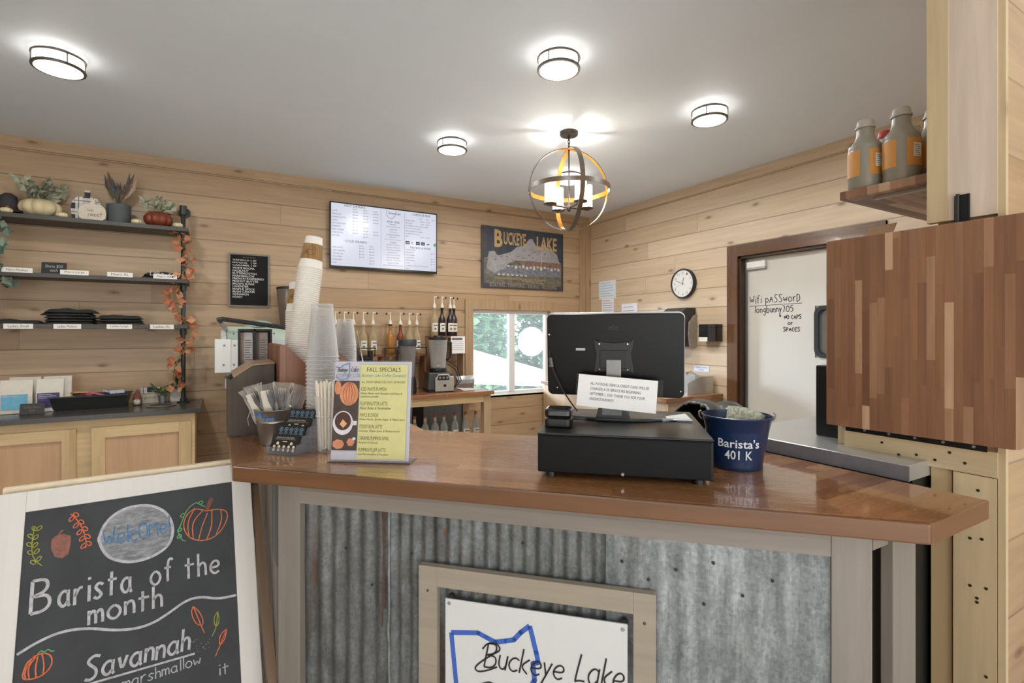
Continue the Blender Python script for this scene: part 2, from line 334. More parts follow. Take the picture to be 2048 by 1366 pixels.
def merge_text(name, items, mat, parent):
    """several text blocks as ONE lettering mesh"""
    mb = MB()
    for it in items:
        me = text(name, mesh_only=True, mat=None, parent=None, **it); mb.add([v.co[:] for v in me.vertices], [tuple(p.vertices) for p in me.polygons]); bpy.data.meshes.remove(me)
    return mb.build(name, mat, parent)
G = {'a': '5 5 3 6 1 5 0 3 1 1 3 0 5 2;5 6 5 1 6 0', 'b': '0 10 0 0;0 4 2 6 4 6 5 3 4 0 2 0 0 2', 'c': '5 5 3 6 1 5 0 3 1 1 3 0 5 1', 'd': '5 4 3 6 1 5 0 3 1 0 3 0 5 2;5 10 5 0',
     'e': '0 3 5 3 5 5 3 6 1 5 0 3 1 1 3 0 5 1', 'f': '5 9 4 10 2 9 2 0;0 6 4 6', 'g': '5 5 3 6 1 5 0 3 1 1 3 1 5 3;5 6 5 -2 3 -4 0 -3', 'h': '0 10 0 0;0 4 2 6 4 5 4 0',
     'i': '1 6 1 0;1 8 1 9', 'k': '0 10 0 0;4 6 0 3 4 0', 'l': '1 10 1 0', 'm': '0 6 0 0;0 4 2 6 3 4 3 0;3 4 5 6 6 4 6 0', 'n': '0 6 0 0;0 4 2 6 4 5 4 0',
     'o': '3 6 1 5 0 3 1 1 3 0 5 1 6 3 5 5 3 6', 'p': '0 6 0 -4;0 4 2 6 4 5 5 3 4 1 2 0 0 2', 'r': '0 6 0 0;0 3 2 6 4 6', 's': '5 5 3 6 1 5 1 4 4 2 4 1 2 0 0 1', 't': '2 9 2 0;0 6 5 6',
     'u': '0 6 0 2 2 0 4 1 4 6;4 6 4 0', 'v': '0 6 2 0 4 6', 'w': '0 6 1 0 3 5 5 0 6 6', 'y': '0 6 2 1;4 6 2 1 0 -4',
     'B': '0 10 0 0;0 10 4 10 5 8 4 6 0 5;1 5 5 5 6 2 4 0 0 0', 'S': '6 9 3 10 0 8 2 6 5 4 5 1 2 0 0 1', 'M': '0 0 0 9 3 4 6 9 6 0', 'W': '0 9 2 0 4 7 6 0 8 10', 'L': '1 10 0 0 1 1 5 1', 'A': '0 0 3 9 6 0;1 4 5 4',
     'P': '0 9 0 0;0 9 4 9 5 7 4 5 0 4', 'C': '5 8 3 9 0 6 0 3 2 0 5 1', 'N': '0 0 0 9 5 0 5 9', 'O': '3 9 0 7 0 2 3 0 6 2 6 7 3 9', 'R': '0 9 0 0;0 9 4 9 5 7 4 5 0 4;2 4 5 0', 'E': '5 9 0 9 0 0 5 0;0 5 4 5',
     'D': '0 9 0 0;0 9 4 8 5 4 4 1 0 0', 'F': '5 9 0 9 0 0;0 5 4 5', 'I': '1 9 1 0', '7': '0 9 5 9 2 0', '0': '3 9 0 7 0 2 3 0 6 2 6 7 3 9', '5': '5 9 1 9 0 5 3 6 5 4 4 1 0 0', '!': '1 10 1 3;1 0 1 1', '*': '0 8 4 4;4 8 0 4;2 9 2 3', '&': '6 0 1 7 3 9 4 7 0 3 2 0 6 4'}
def smooth_pts(p, it=2):
    for _ in range(it):
        if len(p) < 3: return p
        q = [p[0]]
        for a, b in zip(p, p[1:]): q += [(a[0] * .75 + b[0] * .25, a[1] * .75 + b[1] * .25), (a[0] * .25 + b[0] * .75, a[1] * .25 + b[1] * .75)]
        p = q + [p[-1]]
    return p
def script(mb, s, x, z, sz, w, ang=0, slant=0.0, gap=2.2, xs=1.0, y=0.0, wob=.15, fit=None):
    """handwriting drawn as strokes; sz = height of a capital"""
    if fit: xs = 1.0; xs = fit / script(MB(), s, 0, 0, sz, w, 0, slant, gap)
    k = sz / 10; cx = 0; ca, sa = math.cos(ang), math.sin(ang)
    for ch in s:
        if ch == ' ': cx += 6; continue
        g = G.get(ch)
        if not g: cx += 3; continue
        wd = 0; jy = random.uniform(-wob, wob) * 2
        for st in g.split(';'):
            n = [float(t) for t in st.split()]; p = list(zip(n[::2], n[1::2])); wd = max([wd] + [q[0] for q in p])
            p = smooth_pts(p); q = []
            for a, b in p:
                a2 = (a + cx + b * slant) * k * xs; b2 = (b + jy) * k; q.append((x + a2 * ca - b2 * sa, z + a2 * sa + b2 * ca))
            mb.ribbon(q, w, y)
        cx += wd + gap
    return cx * k * xs
# ------------------------------------------------------------------ the setting
BY, RX, CZ = 5.14, 4.11, 2.90
LX, FY = -4.0, -4.0
struct(MB().box(LX, FY, -.1, RX + .9, BY + .1, 0).build('floor', m_floor))
struct(MB().box(LX, FY, CZ, RX + .14, BY + .14, CZ + .1).build('ceiling', m_ceil))
wb = MB()                                                # back wall with the window opening
x0, x1, z0, z1 = 2.46, 3.50, .72, 1.70
for a in ((LX, 0, x0, CZ), (x1, 0, RX + .14, CZ), (x0, 0, x1, z0), (x0, z1, x1, CZ)): wb.box(a[0], BY, a[1], a[2], BY + .14, a[3])
struct(wb.build('wall_back', m_pine_back))
wr = MB(); dy0, dy1, dz = 1.86, 2.99, 2.13                # right wall with the door opening
for a in ((FY, 0, dy0, CZ), (dy1, 0, BY, CZ), (dy0, dz, dy1, CZ)): wr.box(RX, a[0], a[1], RX + .14, a[2], a[3])
struct(wr.build('wall_right', m_pine_right))
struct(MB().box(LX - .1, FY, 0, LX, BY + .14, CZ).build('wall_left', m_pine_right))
wf_ = MB()  # unseen wall behind the camera, put in to cut daylight on the counter
for a in ((LX, 0, -3.2, CZ), (-.9, 0, .3, CZ), (2.7, 0, RX, CZ), (-3.2, 0, -.9, .75), (.3, 0, 2.7, .75), (-3.2, 2.35, -.9, CZ), (.3, 2.35, 2.7, CZ)): wf_.box(a[0], FY - .1, a[1], a[2], FY, a[3])
struct(wf_.build('wall_front', m_pine_back))
# partition with the flap: stud end facing left, boards facing the camera
PY = .467
struct(MB().box(1.603, PY, 0, RX, PY + .12, CZ).build('wall_partition', m_outer))
t = MB().box(1.588, PY - .014, 0, 1.603, PY + .0, CZ).build('trim_1', m_stud); struct(t)
t = MB().box(1.585, PY, 1.72, 1.603, PY + .093, CZ).build('trim_2', m_white_wash); struct(t)
t = MB().box(1.583, PY + .093, 1.72, 1.603, PY + .137, CZ).build('trim_3', m_stud); struct(t)
t4 = MB().box(1.585, PY + .002, 0, 1.603, PY + .083, 1.095).build('trim_4', m_stud); struct(t4)
struct(MB().box(1.585, PY, 1.097, 1.603, .805, 1.157).build('trim_5', m_stud_h))
struct(MB().box(1.597, PY + .09, 0, 1.607, .60, 1.10).build('trim_6', pm('#cdb083', .6, var=.03, scale=3)))
struct(MB().box(1.60, .80, 1.111, 1.64, .83, 1.172).build('trim_7', m_stud))
for (y, z) in ((.035, 1.06), (.035, 1.035), (.028, .945), (.05, .94), (.037, .8), (.037, .79), (.02, .83), (.05, .825), (.02, .62), (.03, .595), (.12, 1.115), (.16, 1.12), (.09, 1.14), (.2, 1.112), (.24, 1.137), (.06, 1.12)):
    MB().lathe([(.0035, 0), (.0035, .002)], 8, M=Matrix.Translation((1.5835, PY + y, z)) @ Matrix.Rotation(R(90), 4, 'Y')).build('screw_head', m_blackmat, t4)
# crown boards and corner boards
struct(MB().box(LX, BY - .018, CZ - .085, RX, BY, CZ).build('trim_8', m_pine_trim))
struct(MB().box(RX - .018, PY + .13, CZ - .085, RX, BY - .018, CZ).build('trim_9', m_pine_trim_y))
struct(MB().box(3.945, BY - .02, 0, 4.03, BY, CZ - .085).box(4.03, BY - .028, 0, RX, BY, CZ - .085).build('trim_10', m_pine_vert))
# window casing
struct(MB().box(2.365, BY - .018, .66, 2.46, BY, 1.81).box(2.46, BY - .018, 1.70, 3.5, BY, 1.81).box(3.5, BY - .018, .66, 3.6, BY, 1.81).build('trim_11', m_pine_vert))
w = thing('window_1', None, None, (2.98, BY + .07, 0)); struct(w)
f = MB()
hw = .52
for a in ((-hw, 1.655, hw, 1.70), (-hw, .72, hw, .76), (-hw, .76, -hw + .035, 1.655), (hw - .035, .76, hw, 1.655), (.02, .76, .052, 1.655)): f.box(a[0], -.025, a[1], a[2], .03, a[3])
f.build('window_frame', m_white, w, bevel=.003)
MB().box(-.035, -.04, .76, .022, -.005, 1.655).build('sash_rail', m_white, w)
MB().box(-hw + .03, .0, .76, hw - .03, .004, 1.655).build('window_pane', m_glass, w)
MB().box(-hw, -.07, .70, hw, -.0, .725).build('window_sill', m_white, w)
d = MB().disc(.30, 1.33, .19, -.004, 40, .175).build('window_sticker', transl('frosted_sticker', '#f3f1f4', .6), w)
merge_text('lettering', [dict(body='FALL\nHOURS', x=.30, y=-.006, z=1.44, w=.12, align='C'), dict(body='MON - SUN', x=.30, y=-.006, z=1.30, w=.16, align='C')], pm('#dcd8dc', .6), w) if False else None
# outside the window
struct(MB().box(-6, BY + .4, -.25, 14, 30, -.2).build('ground', pm('#c9c6c0', .9, scale=2)))
def shrub(name, label, x, y, w, h, n, seed, hexs):
    random.seed(seed); o = thing(name, label, 'shrub', (x, y, -.2), 0, 'hedge beyond the window')
    mb = MB()
    for i in range(n):
        a = random.uniform(0, 2 * PI); q = random.random() ** .5; zz = random.uniform(.05, 1) * h
        rr = w * .5 * q * (1 - .35 * (zz / h) ** 2); p = (rr * math.cos(a), rr * math.sin(a) * .7, zz)
        mb.mat(random.randrange(2)).leaf(p, (random.uniform(-1, 1), random.uniform(-1, 1), random.uniform(-.4, .8)), random.uniform(.14, .26), random.uniform(.09, .15))
    mb.build('foliage', [pm(hexs[0], .7, var=.3), pm(hexs[1], .7, var=.3)], o)
    MB().tube([(0, 0, 0), (0, 0, h * .7)], [.06, .03]).build('stem', pm('#5c4a3a', .8), o)
shrub('hedge_bush', 'pale green leafy bush seen through the left pane of the window', 4.3, 9.2, 2.1, 2.5, 3600, 3, ('#4f7a4c', '#6f9a68'))
shrub('hedge_bush', 'darker green leafy bush seen through the right pane of the window', 6.4, 9.4, 2.0, 2.3, 3400, 5, ('#43703f', '#678f5d'))
shrub('hedge_bush', 'green bush in the gap between the two nearer bushes outside the window', 5.3, 11.0, 2.4, 2.9, 3000, 8, ('#4c7648', '#6f9a68'))
tn = thing('canopy_tent', 'white canopy roof outside, seen low through the window', 'tent', (3.9, 7.4, -.2))
MB().add([(-1.3, -.9, .95), (1.7, -.9, .72), (1.7, .9, .72), (-1.3, .9, .95), (-.4, 0, 1.38)], [(0, 1, 4), (1, 2, 4), (2, 3, 4), (3, 0, 4), (3, 2, 1, 0)]).build('roof', m_white, tn)
for sx, sy, h in ((-1.25, -.85, .94), (1.6, -.85, .72), (-1.25, .85, .94), (1.6, .85, .72)): MB().tube([(sx, sy, 0), (sx, sy, h)], .02).build('leg', m_steel, tn)
# door in the right wall (local x runs along -Y, local -y points into the room)
fr = MB()
fr.box(RX - .02, dy1, 0, RX, dy1 + .11, dz + .105); struct(fr.build('trim_12', m_darkframe))
struct(MB().box(RX - .02, dy0 - .06, 0, RX, dy0, dz + .105).build('trim_13', m_darkframe))
struct(MB().box(RX - .024, dy0 - .06, dz, RX, dy1 + .0, dz + .105).build('trim_14', m_darkframe_h))
struct(MB().box(RX, dy1 - .02, 0, RX + .14, dy1, dz).box(RX, dy0, dz - .02, RX + .14, dy1, dz).box(RX, dy0, 0, RX + .14, dy0 + .02, dz).build('trim_15', boards('dark_jamb', Z3, Y3, .4, 3, [(0, lin('#3b2818')), (1, lin('#493220'))], rough=.4, groove=0)))
d = thing('door_1', None, None, (RX + .09, 0, 0), -PI / 2); struct(d)     # local x = -Y, local y = +X
def DY(y): return -y
wy0, wy1, wz0, wz1 = 2.02, 2.345, 1.237, 1.655
def rrect(x0, z0, x1, z1, r, n=6):
    out = []
    for cx, cz, a0 in ((x1 - r, z0 + r, -90), (x1 - r, z1 - r, 0), (x0 + r, z1 - r, 90), (x0 + r, z0 + r, 180)):
        for k in range(n + 1): a = R(a0 + 90 * k / n); out.append((cx + r * math.cos(a), cz + r * math.sin(a)))
    return out
m_door = pm('#d9d4cb', .22, 0, .03, 1.5, spec=.5)
db = MB()
for a in ((-dy1 + .045, 0, -wy1, dz - .022), (-wy0, 0, -dy0 - .02, dz - .022), (-wy1, 0, -wy0, wz0), (-wy1, wz1, -wy0, dz - .022)): db.box(a[0], -.02, a[1], a[2], .02, a[3])
dpn = db.build('door_panel', m_door, d)
MB().box(-dy1 + .022, -.026, 0, -dy1 + .046, .026, dz - .022).build('edge_strip', m_steel_r, d)
o1 = rrect(-wy1, wz0, -wy0, wz1, .07); o2 = rrect(-wy1 + .03, wz0 + .03, -wy0 - .03, wz1 - .03, .05)
g = MB(); n = len(o1)
for ya, yb in ((-.035, .03),):
    g.add([(x, ya, z) for x, z in o1] + [(x, ya, z) for x, z in o2] + [(x, yb, z) for x, z in o1] + [(x, yb, z) for x, z in o2],
          [(i, (i + 1) % n, n + (i + 1) % n, n + i) for i in range(n)] + [(2 * n + i, 2 * n + (i + 1) % n, (i + 1) % n, i) for i in range(n)] + [(n + i, n + (i + 1) % n, 3 * n + (i + 1) % n, 3 * n + i) for i in range(n)])
g.build('window_gasket', pm('#222222', .5), d)
MB().poly(o2, .0).build('window_pane', clear('door_glass', '#8a8f8e', .62, .04), d)
sb = MB()
def sc(s, px0, z, sz, ft): script(sb, s, px0, z, sz, .006, fit=ft, y=-.0215)
sc('Wifi pASSworD', -2.925, 1.70, .07, .47); sc('longbunny705', -2.875, 1.615, .06, .36)
sc('*', -2.645, 1.565, .03, .022); sc('NO CAPS', -2.60, 1.555, .036, .15); sc('or', -2.57, 1.505, .036, .05); sc('SPACES', -2.61, 1.45, .036, .15)
sb.ribbon([(-2.93, 1.676), (-2.45, 1.684)], .004, -.0215)
sb.build('handwriting', m_ink, dpn)
MB().box(-dy1 + .05, -.05, 2.02, -2.76, -.02, 2.075).build('closer', m_white, d, bevel=.004)
MB().box(-dy1 + .05, -.048, 2.005, -2.76, -.02, 2.02).build('closer_arm', m_steel_r, d)
# dim room behind the door window
struct(MB().box(RX + .85, dy0 - .2, 0, RX + .9, dy1 + .3, 2.6).build('wall_hall', pm('#6f6860', .8)))
# ------------------------------------------------------------------ the serving counter
FL, FR_, RB, RI, BI = (.035, 1.60), (1.188, .447), (1.469, .447), (1.469, 1.055), (.68, 1.844)
LB, LB2 = (.68, 2.65), (.035, 2.65)
m_counter_x = boards('walnut_counter_staves_wing', X3, Y3, .045, .7, CNT, rough=.25, grain=.3, groove=.0008, coat=.8, gs=1.3, dark=.3, crough=.055, wavy=.12)
m_counter_y = boards('walnut_counter_staves_leg', Y3, X3, .042, .7, CNT, rough=.25, grain=.3, groove=.0008, coat=.8, gs=1.3, dark=.3, crough=.055, wavy=.12)
ct = thing('service_counter', 'long wooden order counter with glossy walnut top and rusty corrugated metal front', 'counter', (0, 0, 0))
def slab(name, poly, m):
    b = MB(); n = len(poly); b.prism(poly, 1.03, 1.07)
    o = b.build(name, [m, m_counter_edge], ct)
    for i, p in enumerate(o.data.polygons):
        if i >= 2: p.material_index = 1
    return o
ms, me_ = (1.10, .535), RI
FLi, FRi, MSi = (.035, 1.6155), (1.2035, .447), (1.10, .5505)
slab('countertop', [FLi, MSi, RI, BI], m_counter)
MB().prism([FL, FR_, FRi, FLi], 1.0295, 1.0702).build('edge_band', m_counter_edge, ct, bevel=.004)
slab('countertop_wing', [MSi, FRi, RB, RI], m_counter_x)
slab('countertop_return', [FLi, BI, LB, LB2], m_counter_y)
CO, CR = (.86, .86, 0), -PI / 4                       # counter front frame: x = along the front, -y = towards the customer
def cpart(mb, name, m, **k): return mb.build(name, m, ct, loc=CO, rotz=CR, **k)
cpart(MB().box(-1.008, 0, 0, -.937, .028, 1.03), 'corner_post', m_greywood, bevel=.002)
cpart(MB().box(-1.008, .028, 0, -.965, .06, 1.03), 'corner_board', m_greywood)
cpart(MB().box(.373, 0, 0, .449, .055, 1.03), 'corner_post', m_greywood, bevel=.002)
cpart(MB().box(-.937, .002, .965, .373, .028, 1.03), 'top_rail', m_greywood_h)
cpart(MB().box(-.937, .034, 0, .40, .05, 1.03), 'backing_board', m_blackmat)
def corrug(u0, u1, y, amp, pitch, zt, m, ragged=0):
    b = MB(); nx = int((u1 - u0) / pitch * 8); rows = 14; vs = []
    for j in range(rows + 1):
        z = zt * j / rows
        for i in range(nx + 1):
            u = u0 + (u1 - u0) * i / nx
            if ragged and i in (0, nx): u += ragged * (noise.noise(Vector((u * 9, z * 13, 2))))
            vs.append((u, y + amp * math.cos(2 * PI * u / pitch) + .0035 * noise.noise(Vector((u * 6, z * 5, 1))), z))
    b.add(vs, [(j * (nx + 1) + i, j * (nx + 1) + i + 1, (j + 1) * (nx + 1) + i + 1, (j + 1) * (nx + 1) + i) for j in range(rows) for i in range(nx)])
    return cpart(b, 'corrugated_sheet', m, smooth=True)
corrug(-.94, -.655, .022, .005, .045, 1.0, m_galvA)
corrug(-.668, -.085, .014, .0042, .034, 1.0, m_galvB, .006)
corrug(-.098, .376, .006, .0022, .052, 1.0, m_galvC, .006)
lip = MB(); lz = [k * .05 for k in range(21)]; lip.ribbon([(-.668 + .006 * noise.noise(Vector((-.668 * 9, z * 13, 2))) + .003, z) for z in lz], .006, .0065); cpart(lip, 'bent_sheet_edge', pm('#8f9291', .5, .3, .3, 40))
lip = MB(); [lip.ribbon([(-.690 + .0035 * k + .003 * math.sin(z * 9 + k * 2), z) for z in lz if z > .62 + .07 * k], .0045, .0165 - .0002 * k) for k in range(3)]; cpart(lip, 'rust_streak', pm('#5a4235', .8, var=.35, scale=60))
rv = [(-.80, .85, .0145), (-.72, .76, .0145), (-.60, .86, .006), (-.42, .80, .006), (-.30, .92, .006), (-.06, .905, .001), (.06, .90, .001), (.14, .925, .001), (.0, .87, .001), (.20, .86, .001), (.26, .90, .001), (.12, .83, .001)]
for u, z, y in rv:
    cpart(MB().lathe([(.004, 0), (.003, .003), (0, .0035)], 8, M=Matrix.Translation((u, y, z)) @ Matrix.Rotation(R(90), 4, 'X')), 'nail_head', pm('#35312e', .6))
# side of the counter and the far right end
lp = MB()
b = MB()
lpn = thing('x', None, None) if False else None
o = MB().box(.147, 1.60, 0, .165, 2.6, 1.03).build('side_panel', boards('weathered_board', Z3, Y3, .16, 2.0, [(0, lin('#6b6c6c')), (.6, lin('#7f7f7d')), (1, lin('#938b80'))], rough=.65, grain=.6, groove=.005), ct)
MB().box(1.248, .535, 0, 1.35, .56, 1.03).build('end_post', m_greywood, ct, bevel=.002)
MB().box(1.185, .545, .985, 1.248, .565, 1.03).build('end_rail', m_greywood_h, ct)
MB().box(1.20, .58, 0, 1.30, .592, 1.03).build('end_panel', pm('#3d3c3a', .6), ct)
# timber frame and logo sign screwed to the front
fx = Matrix.Translation(CO) @ Matrix.Rotation(CR, 4, 'Z')
def front(name, label, cat): return thing(name, label, cat, CO, CR)
wf = front('wooden_frame', 'taupe wooden frame fixed on the corrugated counter front around the logo sign', 'frame')
MB().box(-.567, -.021, .30, -.517, .0, .847).build('frame_side', m_taupe, wf, bevel=.001)
MB().box(-.034, -.021, .30, .016, .0, .847).build('frame_side', m_taupe, wf, bevel=.001)
MB().box(-.517, -.0208, .797, -.034, .0, .847).build('frame_top', m_taupe, wf, bevel=.001)
MB().box(-.517, -.0208, .30, -.034, .0, .35).build('frame_bottom', m_taupe, wf, bevel=.001)
for u, z in ((-.542, .785), (-.009, .78)): MB().lathe([(.004, 0), (0, .002)], 8, M=Matrix.Translation((u, -.021, z)) @ Matrix.Rotation(R(90), 4, 'X')).build('screw', pm('#4b4640', .5), wf)
ls = front('logo_sign', 'white sign with blue state outline and black script lettering on the counter front', 'sign')
lsp_ = MB().box(-.497, -.0125, .38, -.047, -.009, .767).build('sign_panel', pm('#dbdad8', .45, var=.01), ls)
for u, z in ((-.487, .756), (-.058, .754)):
    MB().lathe([(.005, 0), (.004, .0015), (0, .002)], 12, M=Matrix.Translation((u, -.0125, z)) @ Matrix.Rotation(R(90), 4, 'X')).build('rivet', m_steel_r, lsp_)
    MB().lathe([(.009, 0), (.009, .008)], 12, M=Matrix.Translation((u + .004, -.001, z + .013)) @ Matrix.Rotation(R(90), 4, 'X')).build('standoff', m_black, ls)
OH = [(-.481, .683), (-.41, .693), (-.388, .685), (-.365, .677), (-.338, .684), (-.318, .69), (-.300, .711), (-.278, .73), (-.262, .668), (-.257, .645), (-.27, .64), (-.266, .60), (-.29, .56), (-.32, .52), (-.345, .48), (-.38, .46), (-.41, .47), (-.44, .50), (-.464, .52), (-.481, .683)]
def outline(pts, y, w): 
    b = MB()
    for a, c in zip(pts, pts[1:]):
        b.ribbon([a, c], w, y)
    for i, p in enumerate(pts[1:-1]):
        if i not in (6,): b.disc(p[0], p[1], w / 2, y, 10)
    return b
outline(OH, -.0131, .012).build('state_outline', pm('#3e66bb', .5, var=.02), lsp_)
b = MB()
script(b, 'Buckeye', -.394, .612, .06, .004, slant=.25, fit=.2, y=-.0138, gap=1.2, wob=0)
b.ribbon(smooth_pts([(-.398, .655), (-.385, .672), (-.36, .675), (-.35, .66), (-.37, .647)]), .004, -.0138)
b.ribbon(smooth_pts([(-.37, .647), (-.40, .625), (-.42, .605), (-.41, .596), (-.385, .604), (-.36, .617)]), .004, -.0138)
script(b, 'Lake', -.17, .612, .07, .004, slant=.28, fit=.115, y=-.0138, gap=1.2, wob=0)
b.build('script_lettering', m_ink, lsp_)
text('lettering', 'COFFEE CO', pm('#3a3a3a', .6), lsp_, -.405, -.0138, .578, w=.33, h=.045)
# ------------------------------------------------------------------ chalkboard easel
ez = thing('chalkboard_easel', 'white-framed chalkboard easel with coloured chalk lettering standing left of the counter', 'chalkboard', (-.207, 1.897, 0), .09)
TL = (-.402, 0, 0)
def epart(mb, name, m, **k):
    o = mb.build(name, m, ez, **k); o.location = (0, 0, 1.003); o.rotation_euler = TL; return o
m_wf = boards('white_painted_frame', Z3, X3, .055, 2.0, [(0, lin('#d9d3cb')), (1, lin('#ded8d0'))], world=False, rough=.55, grain=.06, groove=0)
panel = epart(MB().box(-.245, -.004, -1.0, .245, .004, -.05), 'chalk_panel', pm('#3a3b3d', .75, var=.14, scale=9))
def dpart(mb, name, m): return mb.build(name, m, panel)
epart(MB().box(-.30, -.008, -1.05, -.245, .012, 0), 'frame_side', m_wf, bevel=.0015)
epart(MB().box(.245, -.008, -1.05, .30, .012, 0), 'frame_side', m_wf, bevel=.0015)
epart(MB().box(-.245, -.008, -.055, .245, .012, 0), 'frame_top', m_wf, bevel=.0015)
epart(MB().box(-.245, -.008, -1.05, .245, .012, -.995), 'frame_bottom', m_wf)
MB().box(-.298, .02, .965, .298, .04, 1.015).build('back_frame', pm('#e6d3b4', .6), ez, bevel=.002)
rl = MB(); rl.prismX([(.02, .99), (.045, .99), (.42, 0), (.38, 0)], -.295, -.25); rl.build('back_leg', m_legdark, ez)
rl = MB(); rl.prismX([(.02, .99), (.045, .99), (.42, 0), (.38, 0)], .25, .295); rl.build('back_leg', m_legdark, ez)
rl = MB(); rl.prismX([(-.01, .93), (.012, .93), (-.58, .0), (-.63, .0)], .303, .327); rl.build('side_brace', m_legdark, ez)
CH = {
'sprigA':[(-0.225,-0.094),(-0.227,-0.121),(-0.228,-0.143),(-0.226,-0.166),(-0.219,-0.184),(-0.205,-0.2)],
'sprigA_l':[(-0.225,-0.101),(-0.215,-0.102),(-0.232,-0.119),(-0.221,-0.124),(-0.233,-0.14),(-0.221,-0.144),(-0.23,-0.161),(-0.217,-0.161),(-0.223,-0.187),(-0.212,-0.181)],
'sprigB':[(-0.152,-0.077),(-0.137,-0.096),(-0.124,-0.123),(-0.116,-0.153),(-0.116,-0.176)],
'sprigB_l':[(-0.14,-0.082),(-0.149,-0.091),(-0.128,-0.104),(-0.139,-0.111),(-0.119,-0.124),(-0.131,-0.131),(-0.113,-0.146),(-0.125,-0.149),(-0.11,-0.165),(-0.121,-0.169)],
'acorn':[(-0.189,-0.137),(-0.18,-0.129),(-0.164,-0.128),(-0.149,-0.136),(-0.148,-0.157),(-0.152,-0.183),(-0.165,-0.191),(-0.18,-0.184),(-0.189,-0.161)],
'acornstem':[(-0.174,-0.129),(-0.171,-0.121),(-0.166,-0.118)],
'oval':[(-0.089,-0.159),(-0.078,-0.121),(-0.049,-0.092),(-0.011,-0.082),(0.036,-0.089),(0.073,-0.12),(0.087,-0.164),(0.08,-0.205),(0.054,-0.228),(0.015,-0.239),(-0.026,-0.236),(-0.063,-0.216),(-0.08,-0.189)],
'pump':[(0.173,-0.133),(0.142,-0.118),(0.118,-0.135),(0.11,-0.169),(0.125,-0.202),(0.151,-0.217),(0.182,-0.219),(0.211,-0.201),(0.231,-0.163),(0.226,-0.141),(0.201,-0.132),(0.173,-0.133)],
'rib1':[(0.165,-0.127),(0.133,-0.16),(0.136,-0.207)],
'rib2':[(0.175,-0.14),(0.16,-0.175),(0.149,-0.216)],
'rib3':[(0.187,-0.133),(0.186,-0.18),(0.171,-0.217)],
'rib4':[(0.211,-0.135),(0.214,-0.168),(0.195,-0.211)],
'rib0':[(0.142,-0.118),(0.121,-0.158),(0.126,-0.202)],
'stem':[(0.169,-0.125),(0.182,-0.094),(0.194,-0.098),(0.177,-0.133)],
'vine':[(0.169,-0.119),(0.154,-0.109),(0.146,-0.101),(0.126,-0.113),(0.114,-0.135),(0.104,-0.163),(0.097,-0.177),(0.102,-0.193),(0.109,-0.207),(0.117,-0.209)],
'vine_l':[(0.158,-0.105),(0.11,-0.134),(0.102,-0.174),(0.101,-0.193)],
'wave':[(-0.241,-0.399),(-0.205,-0.382),(-0.157,-0.371),(-0.103,-0.38),(-0.053,-0.401),(-0.007,-0.412),(0.033,-0.411),(0.071,-0.396),(0.114,-0.373),(0.151,-0.373),(0.196,-0.392),(0.243,-0.394)],
'p2':[(-0.21,-0.415),(-0.222,-0.423),(-0.228,-0.447),(-0.226,-0.459),(-0.204,-0.464),(-0.185,-0.459),(-0.173,-0.443),(-0.175,-0.422),(-0.19,-0.41),(-0.204,-0.412),(-0.21,-0.415)],
'p2r1':[(-0.205,-0.415),(-0.219,-0.434),(-0.215,-0.462)],
'p2r2':[(-0.201,-0.415),(-0.205,-0.439),(-0.202,-0.464)],
'p2r3':[(-0.194,-0.411),(-0.188,-0.438),(-0.19,-0.462)],
'p2r0':[(-0.213,-0.418),(-0.225,-0.442),(-0.221,-0.461)],
'p2stem':[(-0.212,-0.41),(-0.208,-0.408),(-0.203,-0.419),(-0.207,-0.421)],
'p2vine':[(-0.202,-0.41),(-0.196,-0.403),(-0.19,-0.41),(-0.183,-0.404),(-0.175,-0.413),(-0.17,-0.412)],
'lf1':[(0.132,-0.394),(0.126,-0.408),(0.135,-0.438),(0.151,-0.453),(0.157,-0.441),(0.148,-0.414),(0.132,-0.394)],
'lf1s':[(0.132,-0.394),(0.151,-0.453),(0.158,-0.472)],
'lf2':[(0.193,-0.425),(0.181,-0.44),(0.186,-0.467),(0.197,-0.453),(0.193,-0.425)],
'lf2s':[(0.193,-0.425),(0.188,-0.466),(0.176,-0.486)],
'lf3':[(0.214,-0.478),(0.196,-0.488),(0.193,-0.518),(0.209,-0.504),(0.214,-0.478)],
'lf3s':[(0.214,-0.478),(0.195,-0.517),(0.183,-0.54)],
't_B':[(-0.219,-0.312),(-0.223,-0.236)],
't_a':[(-0.17,-0.312),(-0.01,-0.325)],
't_of':[(0.027,-0.312),(0.086,-0.313)],
't_the':[(0.111,-0.317),(0.207,-0.32)],
't_m':[(-0.104,-0.356),(0.062,-0.38)],
't_S':[(-0.108,-0.5),(0.119,-0.511)],
't_under':[(-0.093,-0.514),(0.133,-0.518)],
't_mm':[(-0.022,-0.545),(0.146,-0.55)],
't_W':[(-0.08,-0.179),(0.08,-0.184)],
}
YC = -.0055
def chalk(name, color, fill=(), lines=(), w=.0035, loops=()):
    b = MB()
    for k in fill: b.poly(CH[k] if isinstance(k, str) else k, YC + .0003)
    for k in lines: b.ribbon(smooth_pts(CH[k] if isinstance(k, str) else k), w, YC)
    for (x, z, rx, rz, a) in loops:
        b.ribbon([(x + rx * math.cos(t) * math.cos(a) - rz * math.sin(t) * math.sin(a), z + rx * math.cos(t) * math.sin(a) + rz * math.sin(t) * math.cos(a)) for t in [2 * PI * i / 14 for i in range(15)]], w, YC)
    return dpart(b, name, pm(color, .9, var=.2, scale=140))
def lv(k, s=1): return [(x, z, .0065 * s, .0038 * s, (.9 if i % 2 else 2.3)) for i, (x, z) in enumerate(CH[k])]
chalk('green_sprig_drawing', '#9a9a3e', lines=['sprigA'], loops=lv('sprigA_l'), w=.0022)
